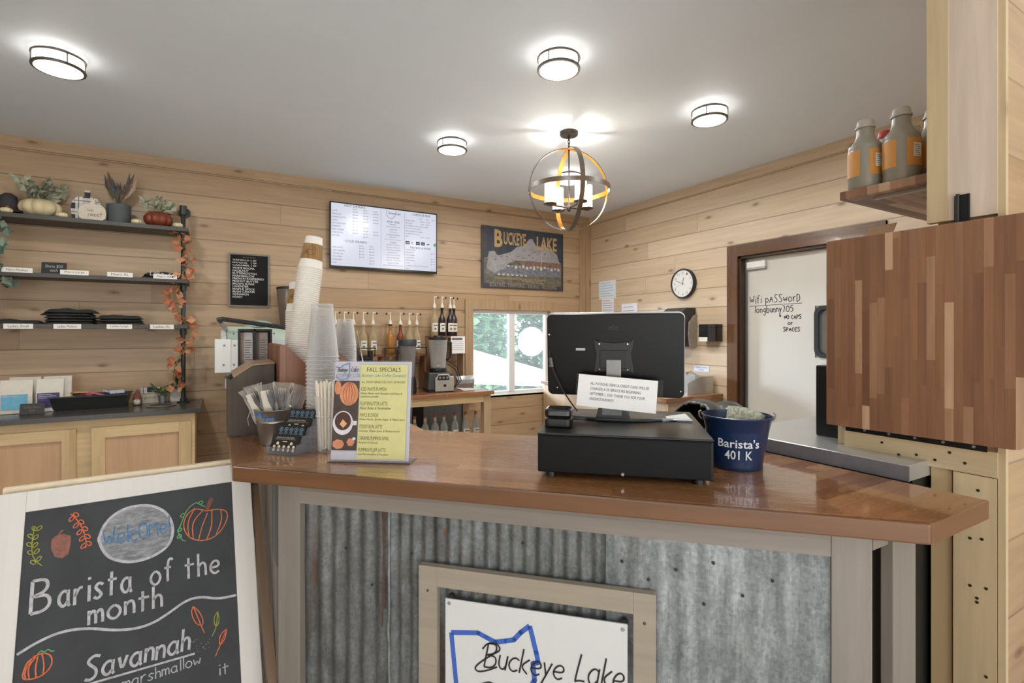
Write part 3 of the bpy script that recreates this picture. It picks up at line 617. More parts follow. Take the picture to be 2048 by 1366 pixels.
chalk('orange_sprig_drawing', '#d4714e', lines=['sprigB'], loops=lv('sprigB_l', 1.1), w=.0026)
chalk('acorn_drawing', '#8d5f52', fill=['acorn'], lines=['acornstem'], w=.004)
b = MB(); b.poly(CH['oval'], YC + .0004)
N = NT('smudged_chalk'); nf = N.noise(N.comb(N.dot(N.pos(False), (30, 0, 0)), N.dot(N.pos(False), (0, 0, 90))), 1.0, 4, .7)
dpart(b, 'chalk_oval', N.fin(N.ramp(nf, [(.35, lin('#6a6c6e')), (.65, lin('#a3a2a4'))]), .9))
ov = CH['oval'] + CH['oval'][:1]
b = MB(); b.ribbon(smooth_pts(ov), .007, YC); dpart(b, 'oval_outline', m_chalkW)
b = MB(); script(b, 'WelcOMe!', -.078, -.184, .05, .0034, ang=.04, y=YC - .0004, gap=1.4, fit=.16); dpart(b, 'welcome_lettering', pm('#4d7ba6', .9, var=.25, scale=120))
chalk('pumpkin_drawing', '#cf7750', lines=['pump', 'rib0', 'rib1', 'rib2', 'rib3', 'rib4'], w=.0028)
chalk('pumpkin_stem_drawing', '#7d4f42', fill=['stem', 'p2stem'])
chalk('vine_drawing', '#6fae72', lines=['vine', 'p2vine'], loops=[(x, z, .006, .004, .6) for x, z in CH['vine_l']], w=.0024)
chalk('small_pumpkin_drawing', '#d9714a', lines=['p2', 'p2r0', 'p2r1', 'p2r2', 'p2r3'], w=.003)
b = MB()
script(b, 'B', -.221, -.312, .078, .0075, y=YC, fit=.052); script(b, 'arista', -.168, -.314, .068, .0068, y=YC, gap=2.6, fit=.165)
script(b, 'of', .030, -.312, .062, .006, y=YC, fit=.062); script(b, 'the', .113, -.318, .064, .0062, y=YC, fit=.098, gap=2.4)
script(b, 'month', -.104, -.372, .058, .0066, y=YC, fit=.17, gap=2.0)
b.ribbon(smooth_pts(CH['wave']), .0065, YC)
script(b, 'Savannah', -.108, -.503, .056, .0066, y=YC, fit=.235, gap=1.8, slant=.12); b.ribbon([(-.105, -.512), (.133, -.517)], .005, YC)
script(b, 'marshmallow', -.03, -.548, .028, .0026, y=YC, fit=.18, gap=1.6); script(b, 'it', .19, -.592, .03, .003, y=YC)
for k in range(26): b.disc(.14 + random.uniform(-.02, .03), -.50 + random.uniform(-.02, .02), .0008, YC, 6)
dpart(b, 'chalk_lettering', m_chalkW)
chalk('leaf_drawing', '#d4714e', lines=['lf1', 'lf1s'], w=.0026); chalk('leaf_drawing', '#9c9c45', lines=['lf2', 'lf2s'], w=.0022); chalk('leaf_drawing', '#d4714e', lines=['lf3', 'lf3s'], w=.0026)
# ------------------------------------------------------------------ till on the counter
cd = thing('cash_drawer', 'wide black cash drawer at the middle of the counter top', 'cash drawer', (.708, 1.095, 1.07), R(-42))
MB().box(0, 0, .015, .424, .43, .109).build('case', pm('#0b0b0c', .42, var=.1, scale=60, bump=.05, spec=.3), cd, bevel=.003)
MB().box(-.001, -.002, .109, .425, .431, .115).build('lid', pm('#101010', .32, var=.08, spec=.4), cd, bevel=.002)
MB().box(.006, -.004, .02, .418, .0, .107).build('drawer_front', pm('#0b0b0c', .5, var=.12, scale=90, spec=.2), cd, bevel=.001)
MB().lathe([(.005, 0), (.004, .002)], 12, M=Matrix.Translation((.212, -.004, .021)) @ Matrix.Rotation(R(90), 4, 'X')).build('lock', m_chrome, cd)
for x, y in ((.03, .03), (.394, .03), (.03, .40), (.394, .40)): MB().lathe([(.014, 0), (.012, .0155)], 14, c=(x, y, 0)).build('foot', m_black, cd)
mo = thing('pos_monitor', 'black touch screen till monitor seen from behind on the cash drawer', 'monitor', (1.03, 1.172, 1.185), -PI / 4)
MT = (R(5), 0, 0)
def mpart(mb, name, m, **k):
    o = mb.build(name, m, mo, **k); o.location = (0, .0, .065); o.rotation_euler = MT; return o
mb_ = MB().prismY(rrect(-.2, 0, .2, .247, .016), -.006, .014); mpart(mb_, 'rear_shell', pm('#0a0a0a', .32, var=.1, scale=14, spec=.25), bevel=.003)
mpart(MB().prismY(rrect(-.202, -.002, .202, .25, .017), .014, .030), 'screen_bezel', pm('#cfd0d0', .3, .3, .02), bevel=.002)
mpart(MB().prismY(rrect(-.19, .01, .19, .238, .01), .030, .0305), 'screen', m_blackgloss)
mp = [(-.058, .177), (-.05, .166), (0, .160), (.05, .166), (.058, .177), (.056, .15), (.05, .125), (.056, .09), (.058, .072), (.045, .076), (-.045, .076), (-.058, .072), (-.056, .09), (-.05, .125), (-.056, .15)]
mpart(MB().prismY(mp, -.013, -.006), 'mount_plate', pm('#171718', .4), bevel=.001)
mpart(MB().prismY([(-.04, .14), (.04, .14), (.04, .085), (-.04, .085)], -.016, -.013), 'mount_hinge', pm('#202021', .4, .2), bevel=.002)
for x, z in ((-.041, .158), (.041, .158), (-.041, .082), (.041, .082)): mpart(MB().lathe([(.003, 0), (.002, .0015)], 8, M=Matrix.Translation((x, -.0135, z)) @ Matrix.Rotation(R(90), 4, 'X')), 'screw', m_chrome)
for x, z in ((-.193, .185), (-.193, .09), (-.17, .022), (.19, .02)): mpart(MB().lathe([(.003, 0), (.002, .0015)], 8, M=Matrix.Translation((x, -.0065, z)) @ Matrix.Rotation(R(90), 4, 'X')), 'screw', m_chrome)
mpart(MB().box(-.112, -.0068, .137, -.084, -.006, .144), 'sticker', pm('#b9b9b6', .5))
tx = text('logo', 'elo', pm('#070707', .3), mo, 0, -.0066, .216, w=.027, h=.018, align='C'); tx.location = (0, 0, .065); tx.rotation_euler = MT
nk = MB(); nk.prismY([(-.021, .0), (.021, .0), (.02, .16), (-.02, .16)], .0, .0) if False else None
nk = MB().box(-.022, -.028, .012, .022, -.014, .175); nk.build('stand_neck', pm('#7d7d7b', .35, .7), mo, bevel=.002)
for k in range(6): pass
MB().prismY([(-.052, 0), (.052, 0), (.045, .02), (.038, .05), (-.038, .05), (-.045, .02)], -.06, -.028).build('stand_foot', pm('#202223', .35), mo, bevel=.003)
MB().box(-.03, -.0605, .016, .026, -.06, .04).build('foot_label', pm('#7f837f', .5, var=.15, scale=200), mo)
MB().prism([(-.15, -.03), (-.05, -.075), (.05, -.075), (.15, -.03), (.15, .06), (-.15, .06)], 0, .008).build('stand_base', pm('#2b2d2e', .3), mo, bevel=.003)
nt = thing('notice_card', 'white card fee notice in a clear holder leaning before the till monitor', 'notice', (.982, 1.115, 1.194), -PI / 4)
def npart(mb, name, m): o = mb.build(name, m, nt); o.rotation_euler = (R(-8), R(4), 0); return o
npart(MB().box(-.112, -.002, .026, .112, -.0012, .118), 'paper', m_paper)
npart(MB().box(-.117, -.001, .0, .127, .0015, .12), 'clear_sleeve', m_acry)
tt = text('lettering', 'ALL PATRONS USING A CREDIT CARD WILL BE\nCHARGED A 3% SERVICE FEE BEGINNING\nSEPTEMBER 1, 2024. THANK YOU FOR YOUR\nUNDERSTANDING!!', m_ink, nt, -.076, -.0024, .098, w=.165, h=.052, lsp=1.3); tt.rotation_euler = (R(-8), R(4), 0)
cr = thing('card_reader', 'small rounded black card reader on the front corner of the cash drawer', 'card reader', (.812, 1.148, 1.185), R(-42))
for nm, z0, z1, m in (('base', .0, .023, pm('#101111', .35)), ('top_shell', .025, .05, pm('#141515', .15))):
    b = MB(); b.prism([(x, y) for x, y in rrect(-.036, -.034, .036, .036, .012)], z0, z1); b.build(nm, m, cr, bevel=.007 if nm == 'top_shell' else .003)
MB().prism(rrect(-.02, -.022, .02, .022, .006), .05, .0505).build('screen', m_blackgloss, cr)
tag(MB().tube([(.842, 1.155, 1.195), (.88, 1.17, 1.196), (.91, 1.155, 1.197), (.94, 1.135, 1.196)], .0025, 6).build('reader_cable', m_black), 'short black cable from the card reader to the monitor foot', 'cable')
cb_ = thing('monitor_cable', 'thin black cable with a grey ferrite hanging down the monitor back', 'cable', (1.03, 1.172, 1.185), -PI / 4)
MB().tube([(-.19, -.004, .22), (-.192, -.022, .19), (-.188, -.024, .165), (-.175, -.026, .13), (-.15, -.03, .08), (-.125, -.034, .045), (-.105, -.036, .02)], .0022, 6).build('cord', pm('#242424', .5), cb_)
MB().tube([(-.189, -.026, .178), (-.184, -.027, .15)], .006, 8).build('ferrite', pm('#5b5c5c', .5), cb_)
tag(MB().tube([(1.13, 1.035, 1.1895), (1.17, 1.0, 1.1895)], [.004, .0025], 8).mat(1).tube([(1.05, 1.09, 1.1895), (1.13, 1.035, 1.1895)], .004, 8).build('pen', [m_chrome, pm('#8c8f91', .3, .5)]), 'silver pen lying on the cash drawer beside the receipts', 'pen')
tag(MB().add([(0, 0, .001), (.09, 0, .003), (.10, .05, .012), (.005, .055, .002)], [(0, 1, 2, 3)]).build('receipt', m_paper, loc=(1.10, 1.045, 1.1855), rotz=R(-18), solid=.0006), 'curled white receipt on the right of the cash drawer', 'receipt')
tag(MB().add([(0, 0, .001), (.11, 0, .002), (.11, .06, .006), (.0, .06, .002)], [(0, 1, 2, 3)]).build('paper_slip', pm('#dfe2ee', .6), loc=(.86, 1.24, 1.1855), rotz=R(-40), solid=.0006), 'pale paper slip on the cash drawer behind the card reader', 'paper')
tag(MB().tube([(.80, 1.30, 1.19), (.835, 1.275, 1.19)], .003, 6).build('pencil', pm('#d79a3c', .5)), 'yellow pencil on the cash drawer behind the card reader', 'pencil') if False else None
# ------------------------------------------------------------------ tip bucket
bk = thing('tip_bucket', 'navy blue metal tip bucket lettered in white beside the cash drawer', 'bucket', (1.245, .912, 1.07), R(-42))
MB().lathe([(.0, .004), (.060, .004), (.063, 0), (.066, .004), (.0655, .012), (.076, .085), (.0775, .088), (.077, .091), (.0785, .094), (.078, .097), (.080, .100), (.089, .138), (.092, .140), (.0925, .143), (.089, .144), (.087, .138), (.064, .008), (0, .008)], 40).build('pail', m_navy, bk, smooth=True)
for s in (-1, 1): MB().tube([(s * .091, 0, .128), (s * .098, 0, .136), (s * .099, 0, .148), (s * .093, 0, .152)], .0025, 6).build('handle_ear', m_steel_r, bk)
def wraptext(name, items, m, parent, r0, r1, h0, h1):
    o = merge_text(name, items, m, parent)
    for v in o.data.vertices:
        rr = r0 + (r1 - r0) * (v.co.z - h0) / (h1 - h0) + .0012; a = v.co.x / rr - PI / 2; v.co.x, v.co.y = rr * math.cos(a), rr * math.sin(a)
    return o
tb = wraptext('lettering', [dict(body="Barista's", x=0, y=0, z=.089, w=.108, h=.024, align='C', bold=.012), dict(body='401 K', x=.0, y=0, z=.058, w=.07, h=.025, align='C', bold=.012)], pm('#e4e6ea', .5, var=.02), bk, .0655, .089, .012, .138)
tb.rotation_euler = (0, 0, R(-8))
bill = MB(); vs_ = []
for i in range(9):
    for j in range(4): vs_.append((-.05 + .1 * i / 8, .012 * math.sin(i * .8), .03 * j - .05 + .006 * math.sin(i * .5)))
bill.add(vs_, [(i * 4 + j, (i + 1) * 4 + j, (i + 1) * 4 + j + 1, i * 4 + j + 1) for i in range(8) for j in range(3)])
N = NT('banknote'); P_ = N.pos(False); nf = N.noise(P_, 160, 3); 
tag(bill.build('dollar_bill', N.fin(N.ramp(nf, [(.35, lin('#8f927c')), (.6, lin('#c9c8b0'))]), .7), loc=(1.262, .90, 1.187), rotz=R(-50), solid=.0004, smooth=True), 'folded green dollar bill sticking up inside the navy tip bucket', 'banknote').rotation_euler = (R(-12), R(12), R(-40))
# ------------------------------------------------------------------ left end of the counter: specials stand
sp = thing('specials_stand', 'clear acrylic stand with the yellow fall specials menu on the counter', 'menu stand', (.27, 1.52, 1.07), R(-35.2))
def spart(o): o.rotation_euler = (R(-7), 0, 0); return o
spart(MB().box(0, 0, .003, .241, .003, .292).build('acrylic_front', m_acry, sp))
MB().box(0, -.002, 0, .241, .07, .004).build('acrylic_foot', m_acry, sp)
spart(MB().box(.008, .0033, .008, .236, .0036, .288).build('paper_sheet', pm('#e6e3ea', .6, var=.02), sp))
YS = -.0006
spart(MB().rect(.086, .012, .226, .279, YS).build('yellow_panel', pm('#d3cd8e', .6, var=.05, scale=20), sp))
ph = MB()
ph.mat(0).rect(.010, .035, .084, .232, YS)
ph.mat(1).disc(.055, .195, .028, YS - .0004, 18, .034).disc(.021, .212, .010, YS - .0004, 12, .02).disc(.03, .052, .018, YS - .0004, 7, .014).disc(.066, .058, .012, YS - .0004, 6)
for k in range(5): ph.mat(2).ribbon(smooth_pts([(.053 + k * .002, .228), (.034 + k * .0105, .2), (.046 + k * .005, .164)]), .0014, YS - .0008)
ph.mat(3).disc(.041, .112, .030, YS - .0008, 24, .034); ph.mat(3).rect(.068, .106, .082, .118, YS - .0008)
ph.mat(4).disc(.041, .117, .024, YS - .0012, 22, .026); ph.mat(5).poly([(.032, .108), (.043, .098), (.054, .11), (.041, .122)], YS - .0016)
ph.mat(3).disc(.076, .068, .005, YS - .0008, 6)
ph = spart(ph.build('printed_photo', [pm('#4a3c38', .6, var=.2), pm('#d08a63', .6, var=.15), pm('#8f4a38', .6), pm('#d8d5d8', .6), pm('#4f3128', .6), pm('#d7a878', .6)], sp))
b = outline([(.012, .272), (.026, .269), (.032, .276), (.052, .283), (.054, .262), (.048, .238), (.028, .236), (.012, .242)], YS - .0004, .002); spart(b.build('state_outline', pm('#4a7ab5', .6), sp))
b = MB(); script(b, 'Buckeye', .018, .258, .012, .0012, slant=.3, xs=.62, y=YS - .0008, gap=1, wob=0); script(b, 'Lake', .058, .258, .015, .0012, slant=.3, xs=.6, y=YS - .0008, gap=1, wob=0); spart(b.build('script_lettering', m_ink, sp))
spart(text('coffee_lettering', 'COFFEE CO', pm('#8a8f99', .6), sp, .014, YS - .0006, .252, w=.07, h=.01))
spart(text('title_lettering', 'FALL SPECIALS', pm('#3d4030', .6), sp, .155, YS - .0006, .271, w=.1, h=.0125, align='C'))
spart(text('company_lettering', 'Buckeye Lake Coffee Company', pm('#5f94a8', .6), sp, .156, YS - .0006, .2525, w=.132, h=.011, align='C', shear=.3))
it = []
zz = .214
for h_, d_ in (('ICED WHITE PUMPKIN', 'White Mocha with Pumpkin cold foam &\ncinnamon powder'), ('FLUFFERNUTTER LATTE', 'Peanut Butter & Marshmallow'), ('MAPLE BLONDIE', 'White Mocha, Brown Sugar, & Maple Spice'), ('STICKY BUN LATTE', 'Caramel, Maple Spice & Butterscotch'), ('CARAMEL PUMPKIN SWIRL', 'Pumpkin & Caramel'), ('PUMPKIN FLUFF LATTE', 'Iced Marshmallow & Pumpkin')):
    it.append((h_, d_, zz)); zz -= .0325 if '\n' not in d_ else .041
spart(merge_text('lettering', [dict(body='ALL DRINKS SERVED ICED, HOT, OR FROZEN', x=.091, y=YS - .0006, z=.232, w=.128, h=.007)] + [dict(body=h_, x=.090, y=YS - .0006, z=z, w=.0042 * len(h_), h=.0105) for h_, d_, z in it], pm('#6b6a3c', .6), sp))
spart(merge_text('description_lettering', [dict(body=d_, x=.089, y=YS - .0006, z=z - .0145, w=.0034 * max(len(q) for q in d_.split('\n')), h=.0075 if '\n' not in d_ else .0165, shear=.3) for h_, d_, z in it], pm('#4c4f35', .6), sp))
# ------------------------------------------------------------------ card rack
ck = thing('loyalty_card_rack', 'clear tiered rack of black loyalty cards on the front counter corner', 'card rack', (.126, 1.72, 1.07), R(-44))
rk = MB(); rk.box(0, 0, 0, .106, .115, .003)
for k in range(4):
    y = .004 + k * .027; z = k * .022
    rk.box(0, y, 0, .106, y + .0018, .022 + z); rk.box(0, y, 0, .002, y + .027, .03 + z); rk.box(.104, y, 0, .106, y + .027, .03 + z)
rk.build('acrylic_rack', m_acry, ck)
ca = {}
def lcard(kind, k):
    lab = ['black loyalty card with cream cup stamps in the lowest row of the card rack', 'black loyalty card with blue rings in the second row of the card rack', 'black loyalty card with white heading in the third row of the card rack', 'black loyalty card with blue rings in the topmost row of the card rack'][k]
    y = .010 + k * .027; z = .006 + k * .022
    o = thing('loyalty_card', lab, 'card', (.126 + .719 * .053 + .695 * y, 1.72 - .695 * .053 + .719 * y, 1.07 + z), R(-44), 'loyalty cards in the clear rack')
    def q(x): x.rotation_euler = (R(-20), 0, 0); return x
    q(MB().box(-.0475, 0, 0, .0475, .004, .054).build('card', pm('#1e1c1c' if kind == 'A' else '#161a1f', .45), o))
    st = MB()
    if kind == 'A':
        q(text('lettering', 'BUCKEYE LAKE COFFEE COMPANY', pm('#d8cfc4', .6), o, 0, -.0006, .046, w=.062, h=.0042, align='C'))
        st.rect(-.036, .0385, .036, .039, -.0005)
        for x in (-.024, .024): st.disc(x, .0265, .0048, -.0005, 14)
        for r_ in (.0165, .0065):
            for x in (-.034, -.017, 0, .017, .034): st.disc(x, r_, .0046, -.0005, 14)
        st.rect(-.008, .031, .008, .0335, -.0005)
        q(st.build('stamps', pm('#e3d6b9', .6), o))
    else:
        for r_ in (.042, .028):
            for x in (-.036, -.018, 0, .018, .036):
                st.ribbon([(x + .0058 * math.cos(t * PI / 8), r_ + .0058 * math.sin(t * PI / 8)) for t in range(17)], .0014, -.0005); st.rect(x - .0026, r_ - .0014, x + .0026, r_ + .0016, -.0005)
        q(st.build('stamps', pm('#7f9fb5', .6), o))
for k, kd in enumerate('ABAB'): lcard(kd, k)
# ------------------------------------------------------------------ pail of wrapped cutlery
pl_ = thing('galvanised_pail', 'small galvanised pail of wrapped plastic cutlery on the counter left end', 'pail', (.165, 1.87, 1.07), R(-30))
MB().lathe([(0, .003), (.042, .003), (.043, 0), (.045, .003), (.0445, .008), (.0555, .074), (.0575, .076), (.0575, .079), (.056, .081), (.0625, .114), (.065, .116), (.064, .118), (.061, .116), (.043, .008), (0, .006)], 36).build('pail_body', pm('#a39f99', .3, .9, .08, 20), pl_, smooth=True)
MB().tube([(-.066, 0, .112), (-.078, -.01, .105), (-.079, -.022, .085), (-.068, -.035, .065)], .0016, 6).build('wire_handle', m_steel_r, pl_)
wraptext('blue_lettering', [dict(body='utensils', x=-.035, y=0, z=.113, w=.042, h=.015, align='C', bold=.03), dict(body='for you', x=.002, y=0, z=.099, w=.042, h=.016, align='C', bold=.03)], pm('#4d84c4', .6), pl_, .0445, .0625, .008, .114)
m_wrap = clear('crinkled_wrap', '#f0ebe4', .93, .12)
def cutlery_pack(k, x, y, az, tilt, label, dark):
    o = thing('cutlery_pack', label, 'cutlery pack', (.165 + x, 1.87 + y, 1.087), 0, 'wrapped cutlery packs in the pail')
    o.rotation_euler = (0, tilt, az)
    MB().box(-.014, -.003, 0, .014, .003, .165).build('napkin', pm('#e6ded2', .8, var=.05), o, bevel=.002) if not dark else None
    f_ = MB(); xo = .017 if not dark else 0
    f_.prismY([(xo - .004, .0), (xo + .004, .0), (xo + .003, .10), (xo + .011, .13), (xo + .011, .165), (xo + .006, .14), (xo + .003, .168), (xo, .14), (xo - .004, .168), (xo - .006, .14), (xo - .011, .165), (xo - .011, .13), (xo - .003, .10)], -.008, -.005)
    f_.build('fork', pm('#22252b', .3), o)
    w_ = MB(); vs_ = []; nz = 9
    for j in range(nz + 1):
        for i in range(10):
            a = 2 * PI * i / 10; q = 1 + .25 * noise.noise(Vector((i * 1.3 + k * 9, j * 1.7, k))); fl = 1 + (.35 if j == nz else 0)
            vs_.append((.026 * q * fl * math.cos(a) + .003, .012 * q * math.sin(a), .185 * j / nz + .01 * noise.noise(Vector((i, j * 3, k + 4))) * (j > 6)))
    w_.add(vs_, [(j * 10 + i, j * 10 + (i + 1) % 10, (j + 1) * 10 + (i + 1) % 10, (j + 1) * 10 + i) for j in range(nz) for i in range(10)])
    w_.build('clear_wrapper', m_wrap, o, smooth=False)
PK = [(-.014, -.016, -.5, -.42, 'wrapped white napkin pack with black fork leaning furthest left in the pail', 0), (.0, -.02, -.35, -.2, 'wrapped cutlery pack with white napkin at the front centre of the pail', 0), (.012, .0, -.3, .05, 'black plastic fork pack standing upright at the middle of the pail', 1),
      (.022, -.008, -.25, .32, 'wrapped black cutlery pack leaning furthest right in the pail', 1), (-.02, .014, -.4, -.28, 'wrapped cutlery pack at the back left of the pail', 1), (.008, .024, -.3, .12, 'crinkled cutlery pack at the back right of the pail', 0)]
for k, p in enumerate(PK): cutlery_pack(k, *p)
# ------------------------------------------------------------------ straw cup, cup stacks, organiser
m_wcup = pm('#efe9df', .55, var=.02); m_kraft = boards('kraft_sleeve', Z3, (1, 1, 0), .011, .2, [(0, lin('#9a7448')), (1, lin('#ab8454'))], world=False, rough=.8, grain=.2, groove=.002)
sc_ = thing('straw_cup', 'tall clear cup packed with wrapped straws beside the specials stand', 'cup', (.30, 1.678, 1.07))
MB().shell([(.0, .002), (.028, .002), (.0285, 0), (.030, .004), (.0335, .105), (.0365, .108), (.036, .112), (.034, .113), (.0425, .17), (.0435, .172)], 28).build('cup_body', m_cupclear, sc_, smooth=True)
strawm = MB().tube([(0, 0, 0), (0, 0, .205)], .0033, 7).build('straw', pm('#ece4d2', .7, var=.05)); tag(strawm, 'cream paper-wrapped drinking straw packed in the clear straw cup', 'straw', 'wrapped straws in the clear cup')
ns = 0
for ring, cnt in ((0, 1), (.0085, 7), (.0165, 13), (.0245, 18)):
    for k in range(cnt):
        a = 2 * PI * k / cnt + ring * 90; ca_, sa_ = math.cos(a), math.sin(a)
        o = strawm if ns == 0 else strawm.copy()
        if ns: COL.objects.link(o)
        o.location = (.30 + ring * ca_, 1.678 + ring * sa_, 1.074 + random.uniform(-.0, .012)); tl = ring * 2.3
        o.rotation_euler = (-tl * sa_ * .85, tl * ca_ * .85, 0); ns += 1
ORD = ['top', 'second', 'third', 'fourth', 'fifth', 'sixth', 'seventh', 'eighth', 'ninth', 'tenth', 'eleventh', 'twelfth', 'thirteenth', 'fourteenth', 'fifteenth', 'sixteenth', 'seventeenth', 'eighteenth', 'nineteenth', 'twentieth']
TENS = ['', '', 'twenty', 'thirty', 'forty', 'fifty', 'sixty', 'seventy']
def nth(i):
    n_ = i + 1
    if n_ <= 20: return ORD[i]
    t_ = TENS[n_ // 10]
    return t_ + '-' + (['first'] + ORD[1:])[n_ % 10 - 1] if n_ % 10 else t_[:-1] + 'ieth'
def cup_mesh(rb, rt, h, m, rim=.0022):
    """a cup standing upside down: rim at z=0, closed bottom at z=h"""
    b = MB(); b.lathe([(rt, .0), (rt + rim, rim * .6), (rt + rim, rim * 1.4), (rt, rim * 2), (rb, h - .001), (rb - .002, h), (rb - .003, h - .004), (0, h - .004)], 26)
    b.f.pop(26 * 7); b.mi.pop(26 * 7)
    return b
def stack(n_, pos, pitch, rb, rt, h, m, nm, lab, cat, grp, lean=(0, 0), bend=0, rim=.0022, sleeve=False):
    proto = None
    for i in range(n_):                                # i = 0 is the top cup
        zz = (n_ - 1 - i) * pitch; t_ = zz / max(1e-6, (n_ - 1) * pitch)
        loc = (pos[0] + lean[0] * t_ + bend * t_ * t_, pos[1] + lean[1] * t_, pos[2] + zz)
        label = lab % nth(i)
        if i == 0 and sleeve:
            o = thing(nm, label.replace('paper cup', 'paper cup in a brown cardboard sleeve,'), cat, loc, 0, grp)
            cup_mesh(rb, rt, h, m, rim).build('cup_body', m, o, smooth=True)
            f_ = lambda z: rt + (rb - rt) * z / h + .0016
            MB().shell([(f_(.035), .035), (f_(.095), .095)], 26).build('cardboard_sleeve', m_kraft, o, smooth=True)
            b = MB(); pts = smooth_pts([(-.012, .05), (-.014, .07), (-.008, .084), (.006, .085), (.012, .074), (.010, .054), (-.004, .048), (-.012, .05)]); b.ribbon(pts, .0012); b.ribbon(smooth_pts([(-.014, .062), (-.02, .058), (-.02, .068), (-.012, .072)]), .0012); b.ribbon(smooth_pts([(-.008, .072), (-.002, .068), (.006, .074)]), .0012)
            lo = b.build('sleeve_print', m_ink, o)
            for v in lo.data.vertices:
                rr = f_(v.co.z) + .0006; a = v.co.x / rr - PI / 2 - .2; v.co.x, v.co.y = rr * math.cos(a), rr * math.sin(a)
        else:
            if proto is None:
                proto = cup_mesh(rb, rt, h, m, rim).build(nm, m, smooth=True); o = proto; tag(o, label, cat, grp); o.location = loc
            else:
                o = proto.copy(); COL.objects.link(o); o.location = loc; o['label'] = label
        o.rotation_euler = (0, (lean[0] + 2 * bend * t_) / ((n_ - 1) * pitch) * .9, 0)
stack(76, (.2575, 2.085, 1.083), .0080, .030, .0432, .125, m_wcup, 'paper_cup', '%s white paper cup from the top of the taller stack', 'cup', 'paper cups in the taller stack', lean=(.022, 0), bend=.029, rim=.0032, sleeve=True)
stack(56, (.285, 2.30, 1.085), .0080, .030, .0435, .125, m_wcup, 'paper_cup', '%s white paper cup from the top of the shorter stack', 'cup', 'paper cups in the shorter stack', lean=(.004, 0), rim=.0032, sleeve=True)
stack(23, (.312, 1.84, 1.0705), .0129, .0345, .0525, .184, m_cupclear, 'clear_cup', '%s clear plastic cup from the top of the near stack', 'cup', 'clear cups in the near stack', rim=.003)
stack(36, (.476, 2.262, 1.085), .0085, .032, .0465, .115, m_cupclear, 'clear_cup', '%s clear plastic cup from the top of the far stack', 'cup', 'clear cups in the far stack', rim=.0025)
og = thing('cup_organiser', 'walnut cup organiser with sloping dividers on the left leg of the counter', 'organiser', (0, 0, 1.07))
MB().box(.19, 1.955, 0, .652, 2.42, .012).build('base_board', m_walnut, og)
MB().box(.188, 1.955, .012, .2095, 2.42, .325).build('side_board', m_walnut, og, bevel=.001)
MB().prismY([(.2095, .012), (.48, .012), (.48, .05), (.2095, .324)], 1.957, 1.970).build('divider', m_walnut, og)
MB().prismY([(.2095, .012), (.62, .012), (.62, .12), (.43, .295), (.33, .40), (.2095, .40)], 2.175, 2.187).build('divider', m_walnut, og) if False else None
MB().prismY([(.36, .012), (.62, .012), (.62, .12), (.43, .292), (.36, .33)], 2.188, 2.200).build('divider', m_walnut, og)
MB().prismY([(.2095, .012), (.62, .012), (.62, .10), (.2095, .30)], 2.405, 2.417).build('divider', m_walnut, og)
dc = thing('condiment_crate', 'dark brown wooden crate with sloping front edge on the counter left end', 'crate', (0, 0, 1.07))
MB().prismY([(.03, 0), (.182, 0), (.182, .255), (.11, .25), (.03, .195)], 2.062, 2.074).build('front_board', m_crate, dc, bevel=.001)
MB().prismY([(.03, 0), (.182, 0), (.182, .255), (.11, .25), (.03, .195)], 2.30, 2.312).build('back_board', m_crate, dc, bevel=.001)
MB().box(.03, 2.074, 0, .042, 2.30, .19).build('side_board', m_crate, dc)
MB().box(.17, 2.074, 0, .182, 2.30, .25).build('side_board', m_crate, dc)
MB().prismY([(.05, .2095), (.0505, .2095), (.11, .2505), (.182, .2555), (.182, .262), (.108, .257), (.046, .2165)], 2.058, 2.316).build('lid_strip', boards('crate_lid', X3, Y3, .08, 1, [(0, lin('#8a6a4c')), (1, lin('#a07c58'))], rough=.5, groove=0), dc)
MB().box(.042, 2.074, 0, .17, 2.30, .01).build('floor_board', m_crate, dc)
br = thing('brochure_rack', 'tall black rack holding two printed cards behind the crate', 'brochure rack', (.076, 2.45, 1.07))
rk = MB(); rk.box(0, .0, 0, .008, .06, .385).box(.058, 0, 0, .066, .06, .385).box(.122, 0, 0, .13, .06, .385).box(.008, .05, 0, .122, .06, .385).box(.008, 0, 0, .122, .05, .01).box(.008, 0, .377, .122, .05, .385); rk.build('rack', m_blackmat, br)
for x, nm, c1, c2 in ((.009, 'printed_card', '#c2a28c', '#d7cfc8'), (.068, 'printed_card', '#8a7a70', '#b9a596')):
    b = MB(); b.mat(0).box(x, .035, .01, x + .015, .037, .37); b.mat(1).box(x + .015, .035, .01, x + .047, .037, .37)
    for k in range(30): b.mat(2).rect(x + .017, .03 + k * .0105, x + .045 - random.random() * .01, .0335 + k * .0105, .0345)
    b.build(nm, [pm(c1, .6, var=.15), pm(c2, .6), pm('#6d6a72', .6)], br)
SC.cycles.transparent_max_bounces = 40
